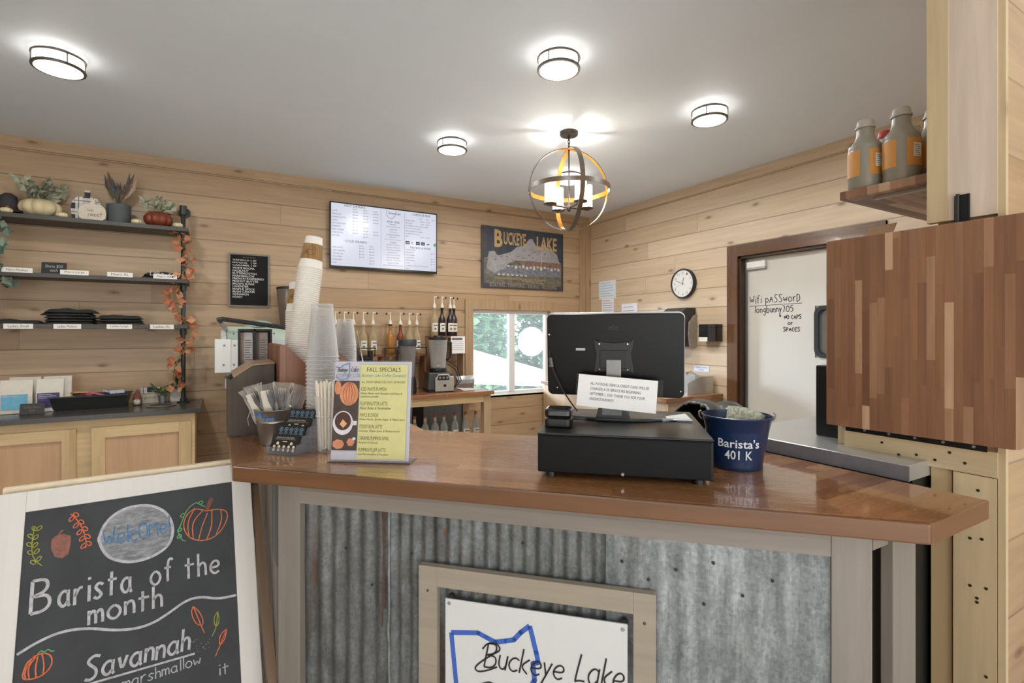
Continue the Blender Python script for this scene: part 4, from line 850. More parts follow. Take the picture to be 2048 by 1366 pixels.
# ------------------------------------------------------------------ lamps of the room
m_lamp = emit('lit_diffuser', '#fff3df', 4.5); m_band = emit('lit_glass_band', '#fffaf2', 6)
def ceil_light(x, y, label):
    o = thing('ceiling_light', label, 'ceiling light', (x, y, CZ), 0, 'flush drum lights on the ceiling')
    b = MB().lathe([(.075, -.012), (.075, 0)], 28); b.build('mounting_plate', pm('#8a857e', .5, .3), o)
    for z in (-.030, -.085): MB().shell([(.100, z), (.112, z), (.114, z + .006), (.112, z + .012), (.100, z + .012), (.100, z)], 36).build('metal_ring', pm('#6b665f', .35, .7), o, smooth=True)
    for k in range(4):
        a = 2 * PI * k / 4 + .5; MB().tube([(.111 * math.cos(a), .111 * math.sin(a), -.085), (.111 * math.cos(a), .111 * math.sin(a), -.02)], .0035, 6).build('ring_strut', pm('#6b665f', .35, .7), o)
    MB().shell([(.103, -.080), (.103, -.020)], 36).build('glass_band', m_band, o, smooth=True)
    b = MB().lathe([(.0, -.052), (.072, -.052)], 30); b.shell([(.100, -.086), (.074, -.050)], 36); b.build('diffuser', m_lamp, o, smooth=True)
    l_ = lamp('fixture_light', 'AREA', (0, 0, -.092), 12, (.98, 1, .99), .18, parent=o); l_.data.shape = 'DISK'
    lamp('fixture_upglow', 'POINT', (.0, 0, -.06), 1.6, (1, .96, .9), .03, parent=o)
ceil_light(-.72, 3.50, 'round drum ceiling light furthest left, above the shelves')
ceil_light(1.553, 2.20, 'round drum ceiling light nearest the top edge, before the globe chandelier')
ceil_light(1.538, 3.57, 'round drum ceiling light left of the globe chandelier')
ceil_light(2.77, 2.23, 'round drum ceiling light right of the globe chandelier')
ceil_light(2.79, 3.78, 'round drum ceiling light half hidden behind the globe chandelier')
ch = thing('globe_chandelier', 'round bronze globe chandelier with four glass candle lights hanging from the ceiling', 'chandelier', (2.216, 3.009, 0))
MB().lathe([(0, CZ - .028), (.062, CZ - .028), (.066, CZ - .022), (.066, CZ), (0, CZ)], 28).build('canopy', m_bronze, ch, smooth=True)
GZ, GR = 2.478, .298
for k in range(4): b = MB().tube([(.009 * math.cos(t * PI / 4) * (1 if k % 2 else .15), .009 * math.cos(t * PI / 4) * (.15 if k % 2 else 1), CZ - .045 - k * .026 + .018 * math.sin(t * PI / 4)) for t in range(9)], .0028, 6); b.build('chain_link', m_bronze, ch)
m_ring = boards('bronze_wood_ring', X3, Z3, .06, .5, [(0, lin('#4b3f33')), (1, lin('#5f4c38'))], rough=.4, grain=.3, groove=0, coat=.2)
m_ringin = pm('#a9752f', .35, .35, .2, 14)
def band(name, rot, hw_=.0165):
    b = MB(); n = 64; M = rot
    for r0, r1, mi in ((GR, GR, 0), (GR - .005, GR - .005, 1)):
        vs_ = []
        for i in range(n):
            a = 2 * PI * i / n
            for z in (-hw_, hw_): vs_.append(M @ Vector((r0 * math.cos(a), r0 * math.sin(a), z)))
        b.mat(mi).add(vs_, [((2 * i), (2 * ((i + 1) % n)), (2 * ((i + 1) % n) + 1), (2 * i + 1)) if mi == 0 else ((2 * i), (2 * i + 1), (2 * ((i + 1) % n) + 1), (2 * ((i + 1) % n))) for i in range(n)])
    b.mat(0)
    for z in (-hw_, hw_):
        vs_ = []
        for i in range(n):
            a = 2 * PI * i / n
            for r_ in (GR, GR - .005): vs_.append(M @ Vector((r_ * math.cos(a), r_ * math.sin(a), z)))
        b.add(vs_, [((2 * i), (2 * i + 1), (2 * ((i + 1) % n) + 1), (2 * ((i + 1) % n))) for i in range(n)])
    o = b.build(name, [m_ring, m_ringin], ch, smooth=True); o.location = (0, 0, GZ); return o
band('equator_ring', Matrix.Identity(4))
for az in (-18, 72): band('meridian_ring', Matrix.Rotation(R(az), 4, 'Z') @ Matrix.Rotation(PI / 2, 4, 'X'))
MB().tube([(0, 0, GZ + GR + .02), (0, 0, GZ - .135)], .0055, 10).build('centre_rod', m_bronze, ch)
MB().lathe([(0, -.03), (.008, -.028), (.014, -.01), (.014, .01), (.006, .03)], 16, c=(0, 0, GZ - .13)).build('hub', m_bronze, ch, smooth=True)
m_candle = emit('candle_bulb', '#ffe2ad', 14); m_shade = clear('seeded_glass_shade', '#fff6e8', .85, .1); m_shade.node_tree.nodes['Principled BSDF'].inputs['Emission Color'].default_value = (1, .95, .85, 1); m_shade.node_tree.nodes['Principled BSDF'].inputs['Emission Strength'].default_value = 1.6
for k in range(4):
    a = R(-4.5 + 90 * k); x, y = .155 * math.cos(a), .155 * math.sin(a)
    MB().tube([(0, 0, GZ - .13), (x, y, GZ - .125)], .006, 8).build('arm', m_bronze, ch)
    MB().lathe([(.0, -.012), (.012, -.012), (.046, .0), (.050, .004), (.046, .008), (0, .006)], 24, c=(x, y, GZ - .122)).build('candle_dish', m_bronze, ch, smooth=True)
    MB().lathe([(.017, 0), (.017, .04), (0, .04)], 16, c=(x, y, GZ - .116)).build('candle_sleeve', pm('#d9bf8c', .5), ch, smooth=True)
    MB().lathe([(.008, 0), (.014, .03), (.010, .06), (0, .075)], 12, c=(x, y, GZ - .076)).build('bulb', m_candle, ch, smooth=True)
    MB().shell([(.041, 0), (.041, .165)], 26, c=(x, y, GZ - .114)).build('glass_shade', m_shade, ch, smooth=True)
    lamp('candle_light', 'POINT', (x, y, GZ - .03), 26.0, (1, .98, .94), .014, parent=ch)
# ------------------------------------------------------------------ menu screen
tv = thing('menu_screen', 'flat screen on the back wall showing the drinks menu', 'screen', (1.47, BY - .065, 2.378))
hw, hh = .544, .317
MB().box(-hw, 0, -hh, hw, .03, hh).build('bezel', m_blackgloss, tv, bevel=.003)
MB().box(-.25, .03, -.15, .25, .064, .15).build('wall_mount', m_black, tv)
N = NT('lit_menu_screen'); e = N.n('ShaderNodeEmission'); e.inputs[0].default_value = lin('#e9ecfb'); e.inputs[1].default_value = .64
N.fin(lin('#101010'), .2); ad = N.n('ShaderNodeAddShader'); N.t.links.new(N.b.outputs[0], ad.inputs[0]); N.t.links.new(e.outputs[0], ad.inputs[1]); N.t.links.new(ad.outputs[0], N.out.inputs[0])
tvs = MB().rect(-hw + .012, -hh + .022, hw - .012, hh - .012, -.0008).build('screen', N.m, tv)
X0, ZT = -hw + .016, hh - .016
a = []; bld = []; hd = []
YT = -.0014
def row(s, x, z, h=.013, al='L', k=.0098): a.append(dict(body=s, x=x, y=YT, z=z, h=h, w=max(.006, k * len(s)), align=al))
hd.append(dict(body='HOT DRINKS', x=-.31, y=YT, z=ZT, w=.2, h=.022, align='C'))
z = ZT - .034
for x, s in ((-.33, '12OZ'), (-.23, '16OZ'), (-.13, '20OZ')): row(s, x, z, .012)
for nm, ps in (('LATTE', ('$3.99', '$4.45', '$4.95')), ('AMERICANO', ('$3.00', '$3.50', '$3.95')), ('VANILLA LATTE', ('$4.00', '$4.50', '$4.95')), ('MOCHA', ('$4.25', '$4.75', '$5.25')), ('HOT CHOCOLATE', ('$2.75',)), ('ESPRESSO', ('$2.00', '$3.00')), ('DRIP COFFEE', ('$2.00', '$2.25', '$2.50')), ('CHAI LATTE', ('$4.00', '$4.75', '$5.00')), ('HOT TEA', ('', '$2.00'))):
    z -= .0295; row(nm, X0 + .004, z, .0135)
    for x, s in zip((-.33, -.23, -.13), ps):
        if s: row(s, x, z + .004, .0125)
hd.append(dict(body='COLD DRINKS', x=-.30, y=YT, z=z - .042, w=.21, h=.022, align='C')); z -= .085
for x, s in ((-.27, '16OZ'), (-.17, '20OZ')): row(s, x, z, .012)
for nm, ps in (('ICED LATTE', ('$4.50', '$4.75')), ('ICED CARAMEL', ('$4.25', '$5.00')), ('ICED MOCHA', ('$4.25', '$5.00')), ('COLD BREW', ('$3.75', '$4.25')), ('REFRESHER', ('', '$4.00')), ('SODA', ('', '$3.00'))):
    z -= .029; row(nm, X0 + .008, z, .0135)
    for x, s in zip((-.27, -.17), ps):
        if s: row(s, x, z + .004, .0125)
hd.append(dict(body='ADD ONS', x=.07, y=YT, z=.19, w=.13, h=.021, align='C')); z = .16
for s, h in (('ESPRESSO', .014), ('EXTRA SHOT $1.00', .012), ('COLD FOAM', .014), ('ADD $1.00', .012), ('ALTERNATIVE MILK', .014), ('ADD $0.75', .012), ('OAT, ALMOND, COCONUT', .010), ('FLAVORS', .014), ('ADD $0.50 VANILLA', .011), ('CARAMEL, HAZELNUT', .011), ('WHITE MOCHA, HONEY', .011), ('BUTTERSCOTCH', .011), ('MARSHMALLOW, MAPLE', .011), ('FRENCH RASPBERRY', .011), ('LAVENDER, CINNAMON', .011), ('PEANUT BUTTER', .011), ('IRISH CREAM, BROWN SUGAR', .010)):
    row(s, .07, z, h, 'C', .0085); z -= .026
hd.append(dict(body='CAFFEINE FREE', x=.37, y=YT, z=ZT - .01, w=.2, h=.021, align='C')); z = ZT - .055
for x, s in ((.36, '12OZ'), (.43, '16OZ'), (.50, '20OZ')): row(s, x, z, .011, 'C', .0085)
for s, p in (('FROZEN CREAM', '$4.50   $4.75'), ('SMOOTHIES', '$4.85   $5.25'), ('STRAWBERRY, MANGO, PEACH, BERRY', ''), ('BOTTLED JUICE  $2.00', ''), ('APPLE, ORANGE, CRANBERRY', ''), ('WATER BOTTLE  $1.50', ''), ('SODA', '$2.50   $3.00')):
    z -= .027; row(s, .20, z, .0125, 'L', .0078)
    if p: row(p, .36, z, .012, 'L', .0078)
hd.append(dict(body='PASTRIES & MORE', x=.36, y=YT, z=-.052, w=.22, h=.02, align='C')); z = -.052
for s, p in (('TURKEY & SWISS', ''), ('   CROISSANT', '$6.00'), ('HAM & CHEDDAR', ''), ('   CROISSANT', '$6.00'), ('CINNAMON ROLL', '$4.00'), ('MUFFIN', '$3.00'), ('BLUEBERRY, BANANA NUT, CHOCOLATE', ''), ('BAGEL', '$2.50')):
    z -= .0275; row(s, .20, z, .0125, 'L', .0075)
    if p: row(p, .515, z, .012, 'R', .0085)
merge_text('menu_lettering', a, pm('#5b5f78', .6), tvs); merge_text('heading_lettering', hd, pm('#2e3348', .6), tvs)
b = MB()
for x in (-.055, .19): b.rect(x, -hh + .03, x + .0025, hh - .014, YT)
b.build('divider_lines', pm('#8d90a6', .6), tvs)
b = outline([(.0, .292), (.005, .245), (.02, .22), (.06, .212), (.08, .235), (.095, .245), (.095, .298)], YT, .003); script(b, 'Buckeye', .025, .258, .022, .0022, xs=.8, y=YT, gap=1, wob=0); script(b, 'Lake', .10, .256, .024, .0022, xs=.8, y=YT, gap=1, wob=0); b.build('logo_outline', m_ink, tvs)
b = MB()
for k, x in enumerate((.20, .255, .31, .365, .42)):
    if k in (0, 2, 3): b.mat(0).rect(x, -.03, x + .042, .002, YT)
    b.mat(1 if k in (0, 2, 3) else 0)
    b.rect(x + .008, -.02, x + .036, -.012, YT - .0004) if k != 1 else b.rect(x + .01, -.025, x + .016, -.002, YT)
b.mat(2).rect(.505, -.032, .53, .0, YT); b.build('payment_icons', [pm('#2d3550', .6), pm('#c9ccd9', .6), pm('#6fae6a', .6)], tvs)
# ------------------------------------------------------------------ lake sign
sg = thing('lake_sign', 'weathered navy tin sign reading Buckeye Lake beside the menu screen', 'sign', (3.121, BY - .025, 2.298))
m_rust = NT('worn_navy_tin'); P_ = m_rust.pos(False); nf = m_rust.noise(P_, 5, 7, .75)
m_rust = m_rust.fin(m_rust.ramp(nf, [(.3, lin('#2c3440')), (.55, lin('#41454d')), (.72, lin('#5a4a40'))]), .55, 0)
MB().box(-.56, 0, -.349, .56, .012, .349).build('tin_panel', [m_rust], sg, bevel=.003)
YG = -.0008
N = NT('worn_map_print'); nf = N.noise(N.pos(False), 14, 5, .7); m_map = N.fin(N.ramp(nf, [(.35, lin('#8d8a8d')), (.58, lin('#a5a2a4')), (.72, lin('#75614f'))]), .6)
N = NT('worn_scene_print'); nf = N.noise(N.pos(False), 18, 6, .8); m_scn = N.fin(N.ramp(nf, [(.3, lin('#3f4650')), (.45, lin('#5d5a4c')), (.6, lin('#7d7467')), (.72, lin('#a08a6f'))]), .6)
b = MB()
b.mat(2).rect(-.53, -.30, .53, -.02, YG)
b.mat(1).poly([(-.53, -.02), (-.35, .02), (-.1, .10), (.1, .16), (.3, .1), (.53, -.02)], YG)
b.mat(3).rect(-.50, -.19, .52, -.09, YG - .0004)
b.mat(4).rect(-.02, -.085, .52, -.045, YG - .0008).poly([(-.02, -.045), (.03, -.015), (.5, -.015), (.52, -.045)], YG - .0008)
for k in range(16): b.mat(0).rect(-.28 + k * .05, -.10 + random.uniform(-.02, .01), -.25 + k * .05, -.085 + random.uniform(0, .02), YG - .0012)
b.mat(5).rect(-.40, -.245, .30, -.225, YG - .0012).poly([(-.05, -.26), (.25, -.285), (.28, -.27), (-.02, -.24)], YG - .0012)
for k in range(7): b.mat(0).poly([(-.36 + k * .06, -.2), (-.32 + k * .06, -.2), (-.33 + k * .06, -.185), (-.355 + k * .06, -.185)], YG - .0014)
b.mat(0).rect(.235, -.12, .241, .11, YG - .0016)
mp_ = [(-.50, -.13), (-.47, .06), (-.40, .07), (-.36, .02), (-.2, .06), (-.1, .14), (.0, .16), (.06, .24), (.11, .25), (.16, .17), (.26, .17), (.36, .15), (.46, .09), (.50, -.01), (.42, .02), (.32, .06), (.24, .09), (.12, .09), (.02, .08), (-.06, .03), (-.14, -.03), (-.22, -.06), (-.26, -.12), (-.34, -.15), (-.40, -.18)]
b.mat(1).poly(mp_, YG - .002)
for k in range(12): b.mat(6).rect(-.4 + k * .075, .0 + .05 * math.sin(k) + (.06 if 3 < k < 10 else -.03), -.375 + k * .075, .006 + .05 * math.sin(k) + (.06 if 3 < k < 10 else -.03), YG - .0024)
b.build('printed_scene', [pm('#c9c2b8', .6), m_map, m_scn, pm('#75777f', .6, var=.35, scale=30), pm('#806459', .6, var=.3, scale=30), pm('#877660', .6, var=.3, scale=30), m_ink], sg)
b = MB(); b.mat(0)
me_b = [dict(body='B', x=-.40, y=YG - .003, z=.315, w=.105, h=.20, bold=.03), dict(body='UCKEYE', x=-.28, y=YG - .003, z=.30, w=.30, h=.15, bold=.025), dict(body='LAKE', x=.17, y=YG - .003, z=.285, w=.29, h=.16, bold=.025)]
merge_text('title_lettering', me_b, pm('#c3a06f', .6, var=.1, scale=60), sg)
merge_text('lettering', [dict(body='BOATING - SWIMMING - FISHING - RELAXING', x=.0, y=YG - .003, z=-.293, w=.92, h=.045, align='C', bold=.02)], pm('#8e8573', .6, var=.2, scale=60), sg)
text('year_lettering', 'OHIO', pm('#8e8573', .6), sg, -.07, YG - .003, .20, w=.09, h=.02)
# ------------------------------------------------------------------ flavours letter board
fb = thing('letter_board', 'small black letter board of flavours hanging left of the paper cups', 'letter board', (.246, BY - .022, 1.905))
MB().box(-.163, -.004, -.237, -.149, .018, .237).box(.149, -.004, -.237, .163, .018, .237).box(-.149, -.004, .223, .149, .018, .237).box(-.149, -.004, -.237, .149, .018, -.223).build('frame', pm('#80766b', .5, var=.1), fb)
MB().box(-.149, .004, -.223, .149, .016, .223).build('felt_panel', pm('#141414', .9, var=.1, scale=200), fb)
fl = ['VANILLA | SF', 'MOCHA   | SF', 'CARAMEL | SF', 'WHITE MOCHA', 'HAZELNUT', 'BUTTERSCOTCH', 'MARSHMALLOW', 'FRENCH RASPBERRY', 'PEANUT BUTTER', 'BROWN SUGAR', 'LAVENDER', 'MAPLE SPICE', 'IRISH CREAM', 'CINNAMON', 'HONEY']
merge_text('lettering', [dict(body=s, x=-.132, y=.003, z=.185 - k * .0232, w=.0158 * len(s), h=.018, bold=.02) for k, s in enumerate(fl)], pm('#cfcdca', .6), fb)
text('heading_lettering', 'FLAVORS', pm('#6c5d45', .6), fb, 0, .003, .211, w=.1, h=.015, align='C')
# ------------------------------------------------------------------ right wall things: local x = -Y, -y into the room
def onright(name, label, cat, y, z, off=0.0, grp=None): return thing(name, label, cat, (RX - off, y, z), -PI / 2, grp)
ck_ = onright('wall_clock', 'round wall clock with black rim on the pine wall', 'clock', 3.61, 1.936)
MB().lathe([(0, 0), (.150, 0), (.152, .03), (.146, .042), (.138, .042), (.136, .028), (0, .028)], 48, M=Matrix.Rotation(PI / 2, 4, 'X')).build('rim', pm('#2c3036', .35), ck_, smooth=True)
MB().disc(0, 0, .137, -.029, 40).build('dial', m_white, ck_)
merge_text('numerals', [dict(body=str(n_ or 12), x=.108 * math.sin(n_ * PI / 6), y=-.0295, z=.108 * math.cos(n_ * PI / 6) + .0115, h=.023, w=.013 if n_ and n_ < 10 else .021, align='C') for n_ in range(12)], m_ink, ck_)
def hand(a, l, w, nm): MB().ribbon([(-.02 * math.sin(a), -.02 * math.cos(a)), (l * math.sin(a), l * math.cos(a))], w, -.031).build(nm, m_ink, ck_)
hand(R(12), .062, .006, 'hour_hand'); hand(R(-69), .095, .004, 'minute_hand'); hand(R(-112), .1, .0015, 'second_hand')
def notice(label, y0, y1, z0, z1, lines, col='#eef0f4', ink='#9fb4cc', tilt=0, off=.004):
    o = onright('wall_notice', label, 'notice', (y0 + y1) / 2, z0, off, 'papers on the pine wall'); w = (y0 - y1) / 2
    MB().box(-w, 0, 0, w, .001, z1 - z0).build('paper', pm(col, .7, var=.02), o)
    b = MB()
    for k in range(lines):
        z = (z1 - z0) * (1 - (k + 1) / (lines + 1)); b.rect(-w * .8, z, w * random.uniform(.3, .8), z + .006, -.0005)
    b.build('writing', pm(ink, .7), o); o.rotation_euler = (0, tilt, -PI / 2)
notice('pale blue-white handwritten notice high on the pine wall by the corner', 4.95, 4.64, 1.85, 2.07, 6, '#e4edf2', '#9cc6d4', 0)
notice('white printed list hanging just below the handwritten notice', 4.90, 4.68, 1.60, 1.85, 8, '#f0f0f4', '#9a9db0', .02, .003)
notice('small white notice left of the towel dispenser above the monitor', 4.54, 4.28, 1.60, 1.775, 3, '#edeef6', '#8d90b0')
hs = onright('hand_wash_sign', 'small white sign with blue letters above the hand sink', 'sign', 3.40, 1.085, .004)
MB().box(-.088, 0, -.028, .088, .003, .028).build('plate', pm('#e9eefa', .5, var=.02), hs)
text('lettering', 'HAND WASH\nONLY', pm('#4a6fc4', .6), hs, 0, -.0006, .02, w=.14, h=.038, align='C')
td = onright('towel_dispenser', 'smoky dark paper towel dispenser on the wall behind the monitor', 'towel dispenser', 3.60, 1.30)
b = MB().prismX([(-.0, 0), (-.17, 0), (-.185, .12), (-.215, .26), (-.20, .34), (-.12, .385), (0, .387)], -.14, .13); b.build('front_cover', pm('#37323a', .25, var=.1), td, bevel=.008)
MB().prismX([(-.0, 0), (-.10, 0), (-.12, .12), (-.11, .24), (-.04, .31), (0, .32)], .1305, .146).build('grey_side', pm('#a59c8f', .4), td, bevel=.003)
sd = onright('soap_dispenser', 'small black wall soap dispenser left of the dark door frame', 'soap dispenser', 3.25, 1.356)
MB().box(-.10, -.10, 0, .09, 0, .163).build('case', pm('#2b2526', .2), sd, bevel=.004)
MB().box(-.10, -.104, .0, .0, -.10, .04).build('push_bar', pm('#d8d3bd', .5), sd)
MB().box(-.10, -.102, .04, -.0, -.10, .16).build('window', pm('#1b1c1f', .1), sd)
hc = thing('sink_counter', 'butcher block counter holding the hand sink along the pine wall', 'counter', (0, 0, 0))
MB().box(3.34, 3.13, .83, RX - .03, BY - .04, .87).build('worktop', m_butcher, hc, bevel=.003)
MB().box(3.38, 3.15, .06, RX - .03, BY - .04, .83).build('cabinet', boards('sink_cabinet_wood', Z3, (1, 1, 0), .3, 2, PINE, rough=.5, grain=.2, groove=.002), hc)
sk = thing('hand_sink', 'stainless steel hand sink with side splash on the sink counter', 'sink', (0, 0, .87))
b = MB(); b.prismY([(3.72, 0), (4.075, 0), (4.075, .155), (3.90, .16), (3.72, .10)], 3.235, 3.245); b.build('side_splash', m_steel, sk)
MB().box(3.72, 3.245, 0, 4.075, 3.60, .02).build('basin_rim', m_steel, sk)
MB().box(4.06, 3.245, .02, 4.075, 3.60, .155).build('back_splash', m_steel, sk)
MB().tube([(4.05, 3.42, .02), (4.05, 3.42, .16), (3.98, 3.42, .19), (3.92, 3.42, .165)], .012, 10).build('tap', m_chrome, sk, smooth=True)
pb = thing('paper_bag', 'brown paper bag behind the till monitor by the window', 'bag', (3.50, 4.40, .872))
MB().add([(-.08, -.05, 0), (.08, -.05, 0), (.08, .05, 0), (-.08, .05, 0), (-.06, -.01, .19), (.07, -.01, .21), (.07, .01, .21), (-.06, .01, .19)], [(0, 1, 5, 4), (1, 2, 6, 5), (2, 3, 7, 6), (3, 0, 4, 7), (3, 2, 1, 0)]).build('bag_body', pm('#b08a64', .8, var=.08), pb)
# ------------------------------------------------------------------ swing bin behind the till
def trash(label, x, y, rz, k, hz, opening):
    o = thing('trash_bin', label, 'bin', (x, y, 0), rz)
    MB().lathe([(.15 * k, 0), (.15 * k, .02), (.185 * k, hz - .06), (.19 * k, hz - .04), (.19 * k, hz), (.17 * k, hz), (.15 * k, .04), (0, .04)], 32).build('bin_body', m_black, o, smooth=True)
    b = MB(); ns_ = 40; vs_ = []; fs_ = []
    for j in range(13):
        t = j / 12 * PI / 2
        for i in range(ns_):
            a_ = 2 * PI * i / ns_; vs_.append((.195 * k * math.cos(t) * math.cos(a_), .195 * k * math.cos(t) * math.sin(a_), hz + .22 * k * math.sin(t)))
    for j in range(12):
        for i in range(ns_):
            am = 2 * PI * (i + .5) / ns_; q = math.cos(am + R(112))
            if opening and q > 0 and ((j - 4.8) / 4.2) ** 2 + (math.acos(min(1, q)) / .95) ** 2 < 1: continue
            fs_.append((j * ns_ + i, j * ns_ + (i + 1) % ns_, (j + 1) * ns_ + (i + 1) % ns_, (j + 1) * ns_ + i))
    b.add(vs_, fs_); b.build('dome_lid', pm('#4a4a46', .3, var=.06), o, smooth=True, solid=.012)
trash('black trash bin with a wide oval opening in its dome behind the till', 2.60, 2.16, R(-60), 1.0, .80, True)
trash('dark dome-topped bin further back, showing just above the tip bucket rim', 3.25, 2.45, R(30), .72, .775, False)
# ------------------------------------------------------------------ undercounter fridge, flap, high shelf
fg = thing('worktop_fridge', 'stainless worktop fridge with black front at the right end of the counter', 'fridge', (0, 0, 0))
MB().box(1.483, .602, 1.07, 2.25, 1.14, 1.11).build('worktop', m_steel, fg, bevel=.002)
MB().box(1.52, .61, .02, 2.24, 1.13, 1.07).build('cabinet', m_black, fg)
MB().box(1.50, .62, .12, 1.52, 1.12, 1.0).build('door', m_blackmat, fg)
MB().box(1.482, .602, 1.07, 1.486, 1.14, 1.108).build('edge_strip', pm('#8d8f96', .4, .5), fg)
bx = thing('black_machine', 'black upright machine with yellow warning label on the fridge top', 'machine', (0, 0, 1.11))
MB().box(1.67, .64, 0, 2.0, .935, .225).build('case', pm('#131313', .4, var=.15, scale=120), bx, bevel=.004)
b = MB(); b.mat(0).add([(1.6695, .88, .13), (1.6695, .82, .13), (1.6695, .82, .20), (1.6695, .88, .20)], [(3, 2, 1, 0)]); b.mat(1).add([(1.669, .874, .135), (1.669, .826, .135), (1.669, .826, .165), (1.669, .874, .165)], [(3, 2, 1, 0)]); b.mat(2).add([(1.669, .872, .17), (1.669, .84, .17), (1.669, .856, .196)], [(2, 1, 0)])
b.build('warning_label', [m_white, pm('#d7c64a', .6), pm('#c9a92f', .6)], bx)
fp = thing('counter_flap', 'raised walnut butcher block counter flap at the right edge', 'counter flap', (1.55, .41, 1.175))
pp = [(0, .008), (0, .534), (.427, .534), (.427, 0), (.07, 0), (.04, 0), (.015, .0), (.0, .02)]
pp = [(.427, -.004), (.427, .532), (-.01, .532), (-.01, .03), (-.004, .012), (.008, .003), (.024, 0)]
MB().prismX(pp, 0, .033).build('board', m_flap, fp, bevel=.002)
MB().box(.033, .075, -.02, .036, .39, .012).build('piano_hinge', pm('#1d1d1d', .35, .3), fp)
for y in (.10, .16, .22, .28, .34): MB().lathe([(.004, 0), (.003, .002)], 8, M=Matrix.Translation((.033, y, -.011)) @ Matrix.Rotation(R(-90), 4, 'Y')).build('hinge_screw', m_steel_r, fp)
hg = thing('door_hinge', 'black steel hinge on the whitewashed post above the flap', 'hinge', (1.583, .532, 1.706))
MB().box(-.005, -.016, 0, 0, .014, .072).build('leaf_plate', pm('#202122', .35, .4), hg, bevel=.001)
MB().tube([(-.008, .006, -.002), (-.008, .006, .074)], .004, 10).build('pin', m_black, hg)
MB().box(1.598, .55, .78, 1.604, .553, 1.09).box(1.598, .55, 1.09, 1.604, .75, 1.0935)
st = thing('metal_edge', 'thin bright metal angle strip framing the pale panel under the flap', 'strip', (0, 0, 0))
MB().box(1.594, .548, .60, 1.597, .5525, 1.097).build('upright_strip', m_chrome, st); MB().box(1.594, .5525, 1.0935, 1.597, .76, 1.097).build('level_strip', m_chrome, st)
hs_ = thing('high_shelf', 'thick walnut block shelf high beside the whitewashed post', 'shelf', (0, 0, 0))
MB().box(1.662, PY + .122, 1.847, 2.30, .857, 1.872).build('board', m_shelf_wal, hs_, bevel=.001)
MB().box(1.70, PY + .122, 1.838, 1.715, .78, 1.8465).build('bracket', m_steel_r, hs_)
m_jug = pm('#8f8777', .4, var=.03); 
def jug(x, y, z, label, az, cap='#a9a294', body=m_jug, lab='#c98a3e', sc=1):
    o = thing('sauce_bottle', label, 'bottle', (x, y, z), az, 'sauce bottles on the high shelf'); o.scale = (sc, sc, sc)
    MB().lathe([(0, 0), (.040, 0), (.045, .006), (.044, .03), (.046, .034), (.046, .118), (.044, .122), (.045, .126), (.043, .135), (.028, .152), (.023, .168), (.022, .190), (.019, .191)], 30).build('bottle_body', body, o, smooth=True)
    MB().lathe([(.026, .189), (.026, .195), (.023, .197), (.021, .212), (.019, .214), (0, .214)], 24).build('cap', pm(cap, .5), o, smooth=True)
    b = MB()
    for a0, a1 in ((2.18, 3.28), (3.80, 5.06)):
        vs_ = []
        for i in range(13):
            a_ = a0 + (a1 - a0) * i / 12
            for zz_ in (.038, .115): vs_.append((.0468 * math.cos(a_), .0468 * math.sin(a_), zz_))
        b.mat(0).add(vs_, [(2 * i, 2 * i + 2, 2 * i + 3, 2 * i + 1) for i in range(12)])
    def patch(a0, a1, z0_, z1_, m):
        vs_ = []
        for i in range(7):
            a_ = a0 + (a1 - a0) * i / 6
            for zz_ in (z0_, z1_): vs_.append((.0472 * math.cos(a_), .0472 * math.sin(a_), zz_))
        b.mat(m).add(vs_, [(2 * i, 2 * i + 2, 2 * i + 3, 2 * i + 1) for i in range(6)])
    patch(4.15, 4.75, .062, .10, 1)
    for k in range(6): patch(4.19, 4.70 - (k % 3) * .1, .0655 + k * .0055, .0672 + k * .0055, 2)
    b.build('label', [pm(lab, .5, var=.06), pm('#e4dfd6', .6), m_ink], o)
    return o
AZ = 0
jug(1.712, .8085, 1.872, 'grey sauce bottle with orange label furthest left on the high shelf', AZ)
jug(1.709, .7125, 1.872, 'grey sauce bottle with orange label at the middle front of the high shelf', AZ)
jug(1.80, .669, 1.872, 'grey sauce bottle half hidden by the whitewashed post', 0)
jug(1.90, .761, 1.872, 'grey sauce bottle in the back row of the high shelf', AZ)
jug(1.82, .801, 1.872, 'white sauce bottle with red cap peeping out behind the front bottles', AZ, '#b8303a', pm('#d9d4ca', .4), '#c98a3e', .93)
ib = thing('inner_shelf', 'plain shelf behind the raised flap carrying a box and tray', 'shelf', (0, 0, 0))
MB().box(1.64, PY + .122, 1.645, 2.10, .84, 1.665).build('board', m_walnut, ib)
bb = thing('cardboard_box', 'small open brown cardboard box showing above the raised flap', 'box', (1.80, .80, 1.666), R(-12))
MB().box(-.05, -.06, 0, .05, .03, .002).box(-.05, -.06, .002, -.048, .03, .06).box(.048, -.06, .002, .05, .03, .06).box(-.048, .028, .002, .048, .03, .06).box(-.048, -.06, .002, .048, -.058, .06).build('box_body', pm('#a8835f', .8), bb)
MB().add([(-.05, .03, .06), (-.05, -.06, .06), (-.018, -.055, .105), (-.018, .03, .105)], [(0, 1, 2, 3)]).build('box_flap', pm('#a37d5a', .8), bb, solid=.002)
tr_ = thing('white_tray', 'white rounded tray edge showing above the raised flap', 'tray', (1.68, .66, 1.666))
MB().prism(rrect(-.03, -.05, .10, .09, .03), 0, .055).build('tray_body', m_white, tr_, bevel=.006)
